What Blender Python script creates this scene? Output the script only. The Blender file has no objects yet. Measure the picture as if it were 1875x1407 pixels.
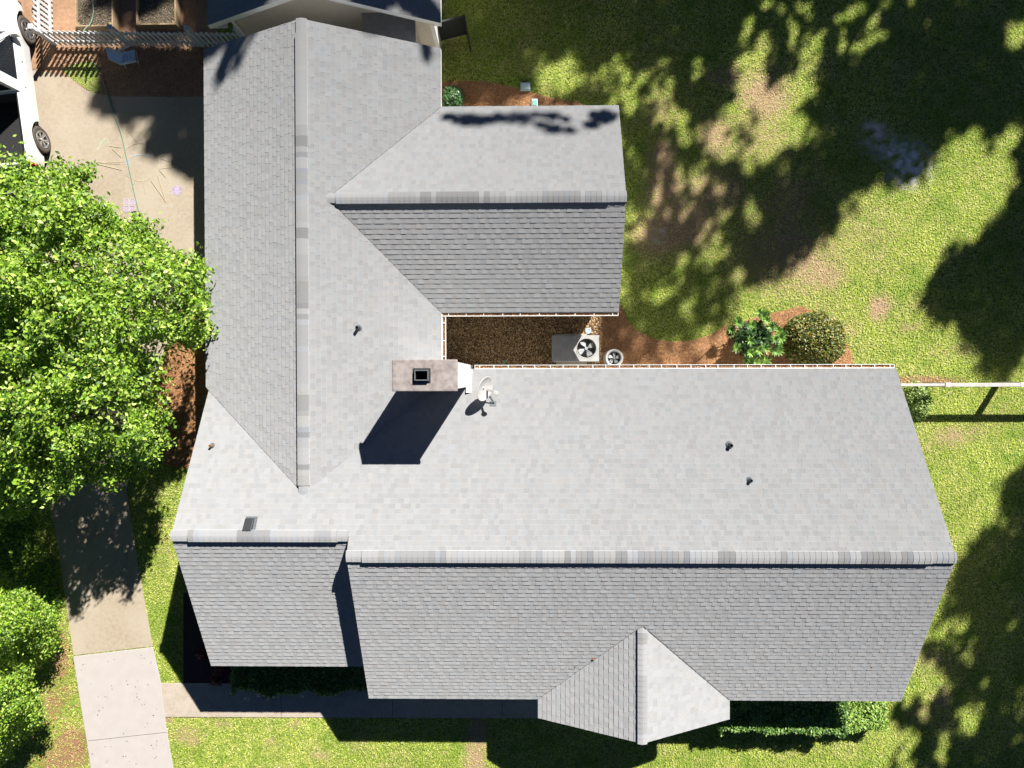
import bpy, bmesh, math, random
import numpy as np
from mathutils import Vector, Matrix
random.seed(7); rng = np.random.default_rng(11)
S = bpy.context.scene; col = S.collection
R_ = math.radians

# ---------------------------------------------------------------- camera
CA, CB, CC, FPX, CH = -0.0113, 0.0159, -0.0019, 1250.0, 22.4
def _rot(a, b, c):
    ca, sa, cb, sb, cc, sc = math.cos(a), math.sin(a), math.cos(b), math.sin(b), math.cos(c), math.sin(c)
    return (np.array([[cc, -sc, 0], [sc, cc, 0], [0, 0, 1]]) @ np.array([[cb, 0, sb], [0, 1, 0], [-sb, 0, cb]])
            @ np.array([[1, 0, 0], [0, ca, -sa], [0, sa, ca]]))
CR = _rot(CA, CB, CC)
cam = bpy.data.objects.new('camera', bpy.data.cameras.new('camera')); col.objects.link(cam)
cam.matrix_world = Matrix.Translation((0, 0, CH)) @ Matrix([list(r) for r in CR]).to_4x4()
cam.data.sensor_width = 36; cam.data.lens = 36 * FPX / 1875; cam.data.clip_end = 400
S.camera = cam
def at(u, v, z=0.0):
    """point of the site seen at photo pixel (u, v) and known height z"""
    d = CR @ np.array([(u - 937.5) / FPX, -(v - 703.5) / FPX, -1.0]); t = (z - CH) / d[2]
    return (float(d[0] * t), float(d[1] * t), z)
def at2(u, v, z=0.0): return at(u, v, z)[:2]
def atN(U, V, Z):
    D = np.stack([(U - 937.5) / FPX, -(V - 703.5) / FPX, -np.ones_like(U)], 1) @ CR.T
    T = (Z - CH) / D[:, 2]; return D * T[:, None] + np.array([0, 0, CH])

# ---------------------------------------------------------------- light
SUNV = Vector((.605, 1.01, 1.0)).normalized()          # towards the sun
EL = math.asin(SUNV.z); AZ = math.atan2(SUNV.x, SUNV.y)
W = bpy.data.worlds.new('World'); S.world = W; W.use_nodes = True
nt = W.node_tree; bg = nt.nodes['Background']
sky = nt.nodes.new('ShaderNodeTexSky'); sky.sky_type = 'NISHITA'; sky.sun_disc = False
sky.sun_elevation = EL; sky.sun_rotation = AZ; sky.altitude = 1500; sky.air_density = .3; sky.dust_density = .0; sky.ozone_density = 6
nt.links.new(sky.outputs[0], bg.inputs[0]); bg.inputs[1].default_value = 0.05
sl = bpy.data.lights.new('sun', 'SUN'); sl.energy = 5.0; sl.angle = R_(.53); sl.color = (1, .965, .91)
so = bpy.data.objects.new('sun', sl); col.objects.link(so)
so.rotation_euler = SUNV.to_track_quat('Z', 'Y').to_euler(); so.location = (20, 30, 40)
S.view_settings.view_transform = 'Standard'; S.view_settings.look = 'None'
S.view_settings.exposure = 1.25; S.view_settings.gamma = 1

# ---------------------------------------------------------------- helpers
def tag(o, label=None, cat=None, group=None, kind=None):
    if label: o['label'] = label
    if cat: o['category'] = cat
    if group: o['group'] = group
    if kind: o['kind'] = kind
    return o
def empty(name, loc=(0, 0, 0), rz=0.0, label=None, cat=None, group=None, kind=None):
    o = bpy.data.objects.new(name, None); col.objects.link(o); o.location = loc; o.rotation_euler = (0, 0, rz)
    o.empty_display_size = .2
    return tag(o, label, cat, group, kind)
def link(name, me, m, parent=None):
    o = bpy.data.objects.new(name, me); col.objects.link(o); o.parent = parent
    if m: me.materials.append(m)
    return o
class MB:
    def __init__(s): s.v = []; s.f = []; s.c = []
    def face(s, pts, c=(1, 1, 1)):
        n = len(s.v); s.v += [tuple(p) for p in pts]; s.f.append(list(range(n, n + len(pts)))); s.c.append(c)
    def prism(s, poly, zb, zt, c=(1, 1, 1)):
        """poly: XY list ccw, zb/zt numbers or functions"""
        fb = zb if callable(zb) else (lambda x, y: zb); ft = zt if callable(zt) else (lambda x, y: zt)
        n = len(s.v); k = len(poly)
        s.v += [(x, y, fb(x, y)) for x, y in poly] + [(x, y, ft(x, y)) for x, y in poly]
        s.f.append([n + i for i in reversed(range(k))]); s.f.append([n + k + i for i in range(k)])
        for i in range(k): j = (i + 1) % k; s.f.append([n + i, n + j, n + k + j, n + k + i])
        s.c += [c] * (k + 2)
    def box(s, x0, x1, y0, y1, z0, z1, c=(1, 1, 1)): s.prism([(x0, y0), (x1, y0), (x1, y1), (x0, y1)], z0, z1, c)
    def tube(s, pts, r, n=6, c=(1, 1, 1), cap=True):
        pts = [Vector(p) for p in pts]; rr = r if isinstance(r, (list, tuple)) else [r] * len(pts)
        base = len(s.v); ref = None
        for i, p in enumerate(pts):
            d = (pts[min(i + 1, len(pts) - 1)] - pts[max(i - 1, 0)]).normalized()
            if ref is None: ref = d.orthogonal().normalized()
            a = (ref - d * ref.dot(d)).normalized(); b = d.cross(a); ref = a
            for k in range(n):
                t = 2 * math.pi * k / n; s.v.append(tuple(p + (a * math.cos(t) + b * math.sin(t)) * rr[i]))
        for i in range(len(pts) - 1):
            for k in range(n):
                a0 = base + i * n + k; a1 = base + i * n + (k + 1) % n
                s.f.append([a0, a1, a1 + n, a0 + n]); s.c.append(c)
        if cap:
            s.f.append([base + k for k in reversed(range(n))]); s.f.append([base + (len(pts) - 1) * n + k for k in range(n)]); s.c += [c, c]
    def lathe(s, prof, c=(1, 1, 1), n=32, o=(0, 0, 0), M=None):
        """prof: (r, z) list, about Z"""
        base = len(s.v)
        for r, z in prof:
            for k in range(n):
                t = 2 * math.pi * k / n; p = Vector((r * math.cos(t), r * math.sin(t), z))
                if M: p = M @ p
                s.v.append((p.x + o[0], p.y + o[1], p.z + o[2]))
        for i in range(len(prof) - 1):
            for k in range(n):
                a0 = base + i * n + k; a1 = base + i * n + (k + 1) % n
                s.f.append([a0, a1, a1 + n, a0 + n]); s.c.append(c)
    def bar(s, p, q, w, h, c=(1, 1, 1)):
        p = Vector(p); q = Vector(q); d = (q - p).normalized()
        a = d.cross(Vector((0, 0, 1))); a = a.normalized() if a.length > 1e-4 else Vector((1, 0, 0)); b = a.cross(d).normalized()
        n = len(s.v)
        for e in (p, q):
            for sa, sb in ((-1, -1), (1, -1), (1, 1), (-1, 1)): s.v.append(tuple(e + a * sa * w / 2 + b * sb * h / 2))
        for f in ([0, 1, 2, 3], [7, 6, 5, 4], [0, 4, 5, 1], [1, 5, 6, 2], [2, 6, 7, 3], [3, 7, 4, 0]): s.f.append([n + i for i in f]); s.c.append(c)
    def build(s, name, m, parent=None, smooth=False, bevel=0, colr=False, fixn=True):
        me = bpy.data.meshes.new(name); me.from_pydata(s.v, [], s.f); me.update()
        if fixn:
            b = bmesh.new(); b.from_mesh(me); bmesh.ops.recalc_face_normals(b, faces=b.faces); b.to_mesh(me); b.free()
        if colr:
            a = me.color_attributes.new('col', 'FLOAT_COLOR', 'CORNER')
            cnt = np.array([len(f) for f in s.f]); cc = np.repeat(np.array(s.c, dtype=np.float32), cnt, axis=0)
            a.data.foreach_set('color', np.concatenate([cc, np.ones((len(cc), 1), np.float32)], 1).ravel())
        if smooth:
            me.polygons.foreach_set('use_smooth', [True] * len(me.polygons))
            me.set_sharp_from_angle(angle=R_(35))
        o = link(name, me, m, parent)
        if bevel:
            md = o.modifiers.new('bevel', 'BEVEL'); md.width = bevel; md.segments = 2; md.limit_method = 'ANGLE'
        return o

def mat(name, base, rough=.7, metal=0, var=None, scale=8, bump=0, bscale=60, attr=False, spec=.5, diffr=0, detail=6, dist=.02,
        var2=None, scale2=1.2, amt2=.5, trans=0, coat=0):
    m = bpy.data.materials.new(name); m.use_nodes = True; n = m.node_tree; N = n.nodes; L = n.links
    p = N['Principled BSDF']; p.inputs['Roughness'].default_value = rough; p.inputs['Metallic'].default_value = metal
    p.inputs['Specular IOR Level'].default_value = spec; p.inputs['Diffuse Roughness'].default_value = diffr
    p.inputs['Coat Weight'].default_value = coat
    tc = N.new('ShaderNodeTexCoord')
    def noise(sc, det=detail):
        t = N.new('ShaderNodeTexNoise'); t.inputs['Scale'].default_value = sc; t.inputs['Detail'].default_value = det
        L.new(tc.outputs['Object'], t.inputs['Vector']); return t.outputs['Fac']
    def ramp(f, lo=.35, hi=.65):
        r = N.new('ShaderNodeMapRange'); r.inputs[1].default_value = lo; r.inputs[2].default_value = hi; L.new(f, r.inputs[0]); return r.outputs[0]
    def mix(f, a, b, typ='MIX', fac=None):
        x = N.new('ShaderNodeMix'); x.data_type = 'RGBA'; x.blend_type = typ
        if fac is not None: x.inputs[0].default_value = fac
        elif f is not None: L.new(f, x.inputs[0])
        for i, q in ((6, a), (7, b)):
            if isinstance(q, tuple): x.inputs[i].default_value = (*q, 1)
            else: L.new(q, x.inputs[i])
        return x.outputs[2]
    c = base
    if var: c = mix(ramp(noise(scale)), base, var)
    if var2:
        mm = N.new('ShaderNodeMath'); mm.operation = 'MULTIPLY'; mm.inputs[1].default_value = amt2; L.new(ramp(noise(scale2)), mm.inputs[0])
        c = mix(mm.outputs[0], c, var2)
    if attr:
        a = N.new('ShaderNodeAttribute'); a.attribute_name = 'col'
        c = mix(None, c, a.outputs['Color'], 'MULTIPLY', 1.0)
    if isinstance(c, tuple): p.inputs['Base Color'].default_value = (*c, 1)
    else: L.new(c, p.inputs['Base Color'])
    if bump:
        b = N.new('ShaderNodeBump'); b.inputs['Strength'].default_value = bump; b.inputs['Distance'].default_value = dist
        L.new(noise(bscale), b.inputs['Height']); L.new(b.outputs[0], p.inputs['Normal'])
    if trans:
        t = N.new('ShaderNodeBsdfTranslucent'); ms = N.new('ShaderNodeMixShader'); ms.inputs[0].default_value = trans
        if isinstance(c, tuple): t.inputs[0].default_value = (*c, 1)
        else: L.new(c, t.inputs[0])
        L.new(p.outputs[0], ms.inputs[1]); L.new(t.outputs[0], ms.inputs[2]); L.new(ms.outputs[0], N['Material Output'].inputs[0])
    return m

M = {
 'shingle': mat('shingle', (.322, .322, .321), .95, var=(.262, .266, .272), scale=90, bump=.5, bscale=220, attr=True, spec=.15, diffr=1, dist=.006, var2=(.305, .307, .312), scale2=.9, amt2=.45),
 'trim': mat('white_trim', (.78, .78, .76), .5, var=(.70, .70, .68), scale=3),
 'siding': mat('beige_siding', (.60, .55, .47), .8, var=(.56, .51, .43), scale=5, bump=.1),
 'brick': mat('painted_brick', (.62, .61, .58), .85, var=(.5, .49, .46), scale=12, bump=.3, bscale=40),
 'cap': mat('chimney_concrete', (.26, .225, .205), .9, var=(.15, .125, .115), scale=4, bump=.3, bscale=60, var2=(.32, .29, .275), scale2=9, amt2=.5, detail=10),
 'black': mat('black_metal', (.02, .022, .025), .5),
 'dark_metal': mat('dark_grey_metal', (.10, .11, .12), .5, var=(.07, .08, .09), scale=20),
 'glassdark': mat('dark_glass', (.012, .014, .018), .08, spec=.6),
 'old_concrete': mat('old_concrete', (.33, .268, .195), .9, var=(.272, .222, .16), scale=9, bump=.35, bscale=90, var2=(.36, .31, .24), scale2=.7, amt2=.7, detail=10, dist=.01),
 'new_concrete': mat('new_concrete', (.38, .345, .325), .9, var=(.355, .32, .30), scale=3, bump=.15, bscale=120, var2=(.36, .335, .31), scale2=.8, amt2=.4, dist=.005),
 'walk': mat('walk_concrete', (.36, .30, .235), .9, var=(.29, .245, .195), scale=10, bump=.2, bscale=90, var2=(.40, .35, .29), scale2=2, amt2=.5, detail=9, dist=.006),
 'joint': mat('joint_dark', (.10, .085, .07), .95),
 'straw': mat('pine_straw', (.34, .155, .065), .95, var=(.20, .085, .033), scale=26, bump=.9, bscale=70, var2=(.44, .23, .11), scale2=4, amt2=.6, detail=10),
 'needles': mat('straw_needles', (.9, .9, .9), .8, attr=True),
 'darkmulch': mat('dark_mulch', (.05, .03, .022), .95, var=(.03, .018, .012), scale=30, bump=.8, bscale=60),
 'soil': mat('soil', (.12, .085, .06), .95, var=(.06, .045, .032), scale=12, bump=.9, bscale=60, detail=10),
 'claysoil': mat('clay_soil', (.40, .235, .14), .95, var=(.29, .165, .095), scale=9, bump=.6, bscale=60, var2=(.22, .13, .07), scale2=1.4, amt2=.6, detail=10),
 'gravel': mat('court_litter', (.15, .09, .045), .95, var=(.05, .03, .018), scale=28, bump=1, bscale=45, detail=10),
 'chips': mat('litter_chips', (.9, .9, .9), .75, attr=True),
 'leaf': mat('leaf', (1, 1, 1), .5, attr=True, trans=.24, spec=.5),
 'gloss_leaf': mat('glossy_leaf', (1, 1, 1), .5, attr=True, trans=.2, spec=.6),
 'needle_leaf': mat('needle_leaf', (.04, .08, .02), .6, trans=.1),
 'bark': mat('bark', (.11, .08, .055), .95, var=(.06, .045, .03), scale=12, bump=.9, bscale=25),
 'blade': mat('grass_blade', (1, 1, 1), .6, attr=True, trans=.3, spec=.3),
 'wood': mat('bed_timber', (.36, .26, .15), .85, var=(.26, .18, .10), scale=18, bump=.2, bscale=50),
 'fence': mat('white_fence_paint', (.60, .60, .60), .5, var=(.52, .53, .54), scale=9),
 'rail': mat('weathered_rail', (.46, .42, .40), .7, var=(.36, .32, .30), scale=7, bump=.1),
 'valley': mat('valley_shade_line', (.07, .07, .075), .95),
 'paint': mat('white_car_paint', (.62, .62, .62), .25, coat=.8),
 'rubber': mat('tyre_rubber', (.055, .045, .038), .9, var=(.08, .065, .05), scale=20, bump=.3),
 'alloy': mat('alloy', (.62, .62, .64), .3, metal=.9),
 'liner': mat('bed_liner', (.012, .012, .013), .8, bump=.3),
 'hvac': mat('unit_grey', (.33, .325, .31), .55, var=(.28, .275, .265), scale=5),
 'hvac2': mat('unit_side', (.30, .32, .33), .6, var=(.25, .27, .28), scale=5),
 'fan': mat('fan_blade', (.30, .31, .31), .5, var=(.24, .25, .25), scale=14),
 'dish': mat('dish_grey', (.46, .455, .45), .45, var=(.42, .395, .37), scale=6),
 'blue': mat('blue_strap', (.42, .70, .95), .6, var=(.62, .80, .95), scale=30),
 'tube': mat('white_tube', (.72, .73, .74), .35),
 'hose': mat('green_hose', (.14, .25, .18), .6),
 'greenplastic': mat('green_plastic', (.10, .32, .22), .5),
 'palebox': mat('pale_plastic', (.30, .40, .43), .6),
 'chalk_y': mat('yellow_chalk', (.42, .355, .235), .95), 'chalk_p': mat('purple_chalk', (.36, .29, .40), .95),
 'chalk_w': mat('white_chalk', (.46, .42, .38), .95), 'chalk_b': mat('blue_chalk', (.30, .37, .44), .95),
 'chalk_g': mat('green_chalk', (.35, .45, .28), .95), 'red': mat('red_leaf', (1, 1, 1), .5, attr=True, trans=.2),
 'terracotta': mat('pot', (.28, .26, .24), .7), 'bark_chip': mat('dead_leaf', (.20, .09, .04), .8),
 'sand': mat('pale_sand', (.52, .46, .44), .95, var=(.40, .35, .31), scale=10, bump=.4, detail=10),
}

# lawn material: dry / bare parts come from a wear map stored on the ground mesh
def lawn_material():
    m = bpy.data.materials.new('lawn'); m.use_nodes = True; n = m.node_tree; N = n.nodes; L = n.links
    p = N['Principled BSDF']; p.inputs['Roughness'].default_value = .9; p.inputs['Specular IOR Level'].default_value = .2
    tc = N.new('ShaderNodeTexCoord')
    def noise(sc, det=8):
        t = N.new('ShaderNodeTexNoise'); t.inputs['Scale'].default_value = sc; t.inputs['Detail'].default_value = det
        L.new(tc.outputs['Object'], t.inputs['Vector']); return t.outputs['Fac']
    def mr(f, a, b):
        r = N.new('ShaderNodeMapRange'); r.inputs[1].default_value = a; r.inputs[2].default_value = b; L.new(f, r.inputs[0]); return r.outputs[0]
    def mix(f, a, b):
        x = N.new('ShaderNodeMix'); x.data_type = 'RGBA'; L.new(f, x.inputs[0])
        for i, q in ((6, a), (7, b)):
            if isinstance(q, tuple): x.inputs[i].default_value = (*q, 1)
            else: L.new(q, x.inputs[i])
        return x.outputs[2]
    g = mix(mr(noise(.9), .35, .65), (.22, .29, .035), (.33, .36, .07))
    g = mix(mr(noise(14), .38, .62), g, (.09, .15, .02))
    g = mix(mr(noise(5), .55, .75), g, (.38, .36, .13))
    a = N.new('ShaderNodeAttribute'); a.attribute_name = 'wear'
    sp = N.new('ShaderNodeSeparateColor'); L.new(a.outputs['Color'], sp.inputs[0])
    d = mix(mr(noise(18), .3, .7), (.36, .26, .15), (.27, .18, .11))
    def addn(src, k):
        x = N.new('ShaderNodeMath'); x.operation = 'MULTIPLY_ADD'; L.new(noise(6), x.inputs[0]); x.inputs[1].default_value = k; L.new(src, x.inputs[2]); return x.outputs[0]
    g = mix(mr(addn(sp.outputs[0], .9), .65, 1.15), g, d)
    g = mix(mr(addn(sp.outputs[1], .8), .65, 1.0), g, mix(mr(noise(20), .3, .7), (.30, .165, .095), (.21, .12, .065)))
    mu = N.new('ShaderNodeMath'); mu.operation = 'MULTIPLY'; L.new(sp.outputs[2], mu.inputs[0]); L.new(mr(noise(3.5, 14), .36, .66), mu.inputs[1])
    g = mix(mr(mu.outputs[0], .05, .75), g, (.74, .72, .72))
    L.new(g, p.inputs['Base Color'])
    b = N.new('ShaderNodeBump'); b.inputs['Strength'].default_value = .8; b.inputs['Distance'].default_value = .05
    L.new(noise(30), b.inputs['Height']); L.new(b.outputs[0], p.inputs['Normal'])
    return m
M['lawn'] = lawn_material()

def inpoly(X, Y, P):
    r = np.zeros(len(X), bool); n = len(P)
    for i in range(n):
        x0, y0 = P[i]; x1, y1 = P[(i + 1) % n]
        c = ((y0 > Y) != (y1 > Y))
        with np.errstate(divide='ignore', invalid='ignore'):
            r ^= c & (X < (x1 - x0) * (Y - y0) / (y1 - y0 if y1 != y0 else 1e-9) + x0)
    return r
def vnoise(X, Y, seed=0):
    """smooth value noise, 0..1"""
    r = np.random.default_rng(seed); T = r.random((64, 64))
    xi = np.floor(X).astype(int); yi = np.floor(Y).astype(int); fx = X - xi; fy = Y - yi
    fx = fx * fx * (3 - 2 * fx); fy = fy * fy * (3 - 2 * fy)
    g = lambda a, b: T[a % 64, b % 64]
    return (g(xi, yi) * (1 - fx) + g(xi + 1, yi) * fx) * (1 - fy) + (g(xi, yi + 1) * (1 - fx) + g(xi + 1, yi + 1) * fx) * fy
def quads(name, P, size, aspect, m, C, parent=None, up=.5, length_dir=None, fold=0.0):
    """many small leaf-shaped quads (diamond) at P with colours C"""
    n = len(P)
    a = rng.normal(size=(n, 3)); nrm = rng.normal(size=(n, 3)) * (1 - up); nrm[:, 2] = np.abs(nrm[:, 2]) + up
    nrm /= np.linalg.norm(nrm, axis=1)[:, None]
    if length_dir is not None: a = length_dir
    if length_dir is None: a -= nrm * (a * nrm).sum(1)[:, None]
    a /= np.linalg.norm(a, axis=1)[:, None] + 1e-9
    b = np.cross(nrm, a); b /= np.linalg.norm(b, axis=1)[:, None] + 1e-9
    sz = size if isinstance(size, np.ndarray) else size * (0.7 + .6 * rng.random(n)); sz = sz[:, None]
    V = np.stack([P - a * sz * .5, P + b * sz * aspect * .5 - a * sz * .05, P + a * sz * .5, P - b * sz * aspect * .5 - a * sz * .05], 1).reshape(-1, 3)
    me = bpy.data.meshes.new(name); me.vertices.add(4 * n); me.vertices.foreach_set('co', V.astype(np.float32).ravel())
    me.loops.add(4 * n); me.loops.foreach_set('vertex_index', np.arange(4 * n, dtype=np.int32))
    me.polygons.add(n); me.polygons.foreach_set('loop_start', np.arange(0, 4 * n, 4, dtype=np.int32))
    at_ = me.color_attributes.new('col', 'FLOAT_COLOR', 'CORNER')
    CC4 = np.concatenate([np.repeat(C, 4, 0), np.ones((4 * n, 1))], 1).astype(np.float32); at_.data.foreach_set('color', CC4.ravel())
    me.update(calc_edges=True); me.validate()
    return link(name, me, m, parent)
def pal(n, cols, w=None, jit=.12):
    cols = np.array(cols); i = rng.choice(len(cols), n, p=w); c = cols[i] * (1 + rng.normal(size=(n, 1)) * jit)
    return np.clip(c, .003, .95)

# ================================================================ THE GROUND
def P2(L, z=0.0): return [at2(u, v, z) for u, v in L]
# wear blobs: (u, v, ru, rv, amount) in photo pixels -> metres on the ground
DRY = [(1215,300,22,40,1),(1220,350,30,45,1),(1250,400,60,50,.9),(1205,430,40,30,1),(1300,350,60,40,.7),(1400,180,40,45,.8),(1310,250,30,35,.8),
       (1380,250,60,40,.55),(1330,140,30,20,.7),(1440,470,90,60,.75),(1500,500,50,30,.7),(1610,565,16,20,.9),(1665,600,20,8,.6),(1450,380,60,60,.5),
       (1745,800,28,18,.7),(1780,790,30,14,.5),(1560,600,20,20,.4),(1210,200,30,40,.5),(1600,250,50,30,.3),(1690,1310,40,20,.5),(1725,1280,20,20,.7),
       (1560,430,80,70,.35),(1640,430,80,60,.25),(1520,560,60,30,.35),(1740,640,80,20,.3),(1830,760,40,30,.3),(1690,1210,40,40,.4),(1080,170,60,30,.25),
       (340,1345,25,15,.6),(355,1357,10,10,.8),(410,1325,20,10,.5),(495,1360,10,8,.6),(540,1325,12,8,.7),(590,1385,20,10,.5),(350,1310,15,10,.5),
       (300,1000,30,60,.35),(310,1315,8,10,.9),(1500,1300,100,60,.2),(1560,1370,60,30,.3),(875,1345,14,40,1.0),(870,1390,16,60,.9),(1450,1380,30,10,.3)]
CLAY = [(110,1200,14,40,.9),(95,1290,22,34,.6),(130,1370,26,34,.95),(105,1400,30,30,.7),(120,1270,16,20,.5),(1690,697,60,7,.9),(1490,575,30,20,.3)]
SANDY = [(1605,240,16,12,.9),(1640,275,30,14,1.1),(1665,300,26,24,1.2),(1620,262,30,10,.9),(1660,325,16,14,.9),(1590,232,12,10,.8),(1205,430,12,14,.35)]
def wear(X, Y):
    out = []
    for B in (DRY, CLAY, SANDY):
        w = np.zeros_like(X)
        for u, v, ru, rv, k in B:
            cx, cy = at2(u, v); q = .0179
            w = np.maximum(w, k * np.exp(-.5 * (((X - cx) / (ru * q)) ** 2 + ((Y - cy) / (rv * q)) ** 2)))
        out.append(w)
    return out
def make_ground():
    xs = np.concatenate([[-150, -60], np.arange(-20, 20.01, .14), [60, 150]]); ys = np.concatenate([[-150, -60], np.arange(-16, 16.01, .14), [60, 150]])
    X, Y = np.meshgrid(xs, ys); nx, ny = len(xs), len(ys); X = X.ravel(); Y = Y.ravel()
    Z = (vnoise(X * .5, Y * .5, 3) - .5) * .02
    Z[(np.abs(X) > 20) | (np.abs(Y) > 16)] = 0
    me = bpy.data.meshes.new('lawn'); me.vertices.add(len(X)); me.vertices.foreach_set('co', np.stack([X, Y, Z - .015], 1).astype(np.float32).ravel())
    i = np.arange(nx - 1)[None, :] + np.arange(ny - 1)[:, None] * nx; i = i.ravel()
    F = np.stack([i, i + 1, i + 1 + nx, i + nx], 1).astype(np.int32)
    me.loops.add(F.size); me.loops.foreach_set('vertex_index', F.ravel()); me.polygons.add(len(F)); me.polygons.foreach_set('loop_start', np.arange(0, F.size, 4, dtype=np.int32))
    me.update(calc_edges=True)
    a = me.color_attributes.new('wear', 'FLOAT_COLOR', 'POINT'); w = wear(X, Y)
    a.data.foreach_set('color', np.stack([*w, np.ones_like(X)], 1).astype(np.float32).ravel())
    return tag(link('lawn', me, M['lawn']), kind='structure')
make_ground()

def slab(name, poly, top, m, bottom=-.06, bevel=0):
    b = MB(); A = sum(poly[i][0] * poly[(i + 1) % len(poly)][1] - poly[(i + 1) % len(poly)][0] * poly[i][1] for i in range(len(poly)))
    if A < 0: poly = poly[::-1]
    b.prism(poly, bottom, top); o = b.build(name, m, fixn=False, bevel=bevel); return tag(o, kind='structure')
DRIVE = [(-120,150),(40,128),(75,130),(108,138),(128,142),(140,153),(158,165),(180,173),(210,177),(398,178),(398,486),(357,486),(335,560),(285,680),(250,800),(232,900),
         (248,1000),(262,1085),(280,1183),(135,1200),(118,1080),(100,960),(85,880),(40,700),(-20,560),(-120,500)]
NEWD = [(135,1202),(280,1185),(295,1250),(306,1341),(320,1420),(345,1560),(190,1580),(169,1420),(160,1358),(147,1280)]
slab('driveway', P2(DRIVE), .012, M['old_concrete'])
slab('concrete_driveway', P2(NEWD), .030, M['new_concrete'], bevel=.008)
WALK = [(287.5,1251),(1185,1251),(1185,1316),(985,1315),(297,1312.5)]
slab('walkway', P2(WALK), .026, M['walk'], bevel=.006)
jb = MB()
def joint(p, q, z, w=.012):
    a = Vector(at(*p, z)); b = Vector(at(*q, z)); d = (b - a).normalized(); n = Vector((-d.y, d.x, 0)) * w
    jb.face([a - n, a + n, b + n, b - n])
joint((161,1357), (306,1341), .0315, .008)
for u in (514, 718, 919): joint((u, 1254), (u + 1, 1312), .0275, .009)
joint((55,128), (72,125), .0135, .008)
tag(jb.build('paving_joint', M['joint'], fixn=False), kind='structure')

BEDS = {'straw': [[(400,480),(357,484),(340,560),(300,660),(282,760),(262,800),(300,850),(340,858),(400,860)],
                  [(780,166),(815,150),(850,148),(900,152),(960,166),(1010,180),(1060,188),(1080,200),(1080,260),(780,260)],
                  [(1099,560),(1138,560),(1146,585),(1165,606),(1195,621),(1230,627),(1270,624),(1305,612),(1325,598),(1350,592),(1372,586),(1400,577),(1440,568),(1465,561),(1492,572),(1520,592),(1548,628),(1560,650),(1562,720),(1099,720)]],
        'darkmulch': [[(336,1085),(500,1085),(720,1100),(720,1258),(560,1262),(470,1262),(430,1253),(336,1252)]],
        'claysoil': [[(-120,-60),(400,-60),(400,177.5),(210,176.5),(180,172.5),(158,164.5),(140,152.5),(128,141.5),(108,137.5),(75,129.5),(40,127.5),(-120,149)]]}
k = 0
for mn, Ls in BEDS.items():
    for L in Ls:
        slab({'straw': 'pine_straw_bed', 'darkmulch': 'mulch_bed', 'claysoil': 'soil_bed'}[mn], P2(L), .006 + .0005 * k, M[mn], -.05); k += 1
COURT = [(780,555),(1101,555),(1101,720),(780,720)]
slab('gravel_court', P2(COURT), .009, M['gravel'], -.05)
# grass island beside the drive behind the picket fence
ISL = [(112,128),(135,118),(165,112),(180,120),(183,150),(190,168),(172,171),(155,162),(140,150),(125,140)]
slab('grass_verge', P2(ISL), .0095, mat('verge', (.10, .16, .03), .9, var=(.19, .20, .05), scale=16, bump=.8, bscale=40), -.04)

# ---- scattered cover (stuff nobody could count)
def px_of(P):
    v = (P - np.array([0, 0, CH])) @ CR; return 937.5 + FPX * v[:, 0] / -v[:, 2], 703.5 - FPX * v[:, 1] / -v[:, 2]
NOGRASS = [P2(x) for x in [DRIVE, NEWD, WALK, COURT] + [l for q in BEDS.values() for l in q]]
HOUSEFP = [(-8.9, -7.9), (-4.3, -7.9), (-4.3, -8.9), (10.5, -8.9), (10.5, -.2), (-2.5, -.2), (-2.5, 2.2), (2.4, 2.2), (2.4, 7.4), (-2.6, 7.4), (-2.6, 13), (-8.9, 13)]
def scatter_grass(n):
    X = rng.uniform(-18, 17, n); Y = rng.uniform(-13.6, 13, n)
    keep = np.ones(n, bool)
    for P in NOGRASS + [HOUSEFP]: keep &= ~inpoly(X, Y, P)
    w = wear(X, Y); bare = np.maximum.reduce([w[0] * .8, w[1] * .8, w[2] * .95]); bare = bare * (.30 + .95 * vnoise(X * 6, Y * 6, 13)); keep &= rng.random(n) > bare * 1.05
    X, Y = X[keep], Y[keep]; n = len(X); w0 = w[0][keep]
    return X, Y, w0
X, Y, w0 = scatter_grass(900000)
# more blades on the verge
ip = P2(ISL); vx = rng.uniform(-16, -12, 20000); vy = rng.uniform(9, 12.5, 20000); kk = inpoly(vx, vy, ip); X = np.concatenate([X, vx[kk]]); Y = np.concatenate([Y, vy[kk]]); w0 = np.concatenate([w0, np.zeros(kk.sum())])
n = len(X); L_ = rng.normal(size=(n, 3)); L_[:, 2] = np.abs(L_[:, 2]) * .5 + .15
C = pal(n, [(.40, .52, .04), (.54, .62, .08), (.66, .65, .21), (.74, .65, .40), (.17, .29, .025)], [.24, .23, .23, .17, .13], .15)
patch = vnoise(X * .7, Y * .7, 5) * .5 + vnoise(X * 2.1, Y * 2.1, 6) * .5
C = C * .62 + C.mean(0) * .38; C *= (.70 + .6 * patch)[:, None]; dry = np.clip(w0 * .8 + (vnoise(X * 1.3, Y * 1.3, 9) - .62) * 1.5, 0, 1)[:, None]
C = C * (1 - dry) + dry * np.array([.62, .50, .28]) * (.8 + .4 * rng.random((n, 1)))
dg = np.clip((vnoise(X * 2.6 + 9, Y * 2.6, 12) - .55) * 2.2, 0, .8)[:, None]; C = C * (1 - dg) + dg * np.array([.20, .36, .03])
tag(quads('grass', np.stack([X, Y, np.full(n, .012)], 1), rng.uniform(.035, .075, n), .30, M['blade'], C, up=.6, length_dir=L_), kind='stuff')
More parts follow.
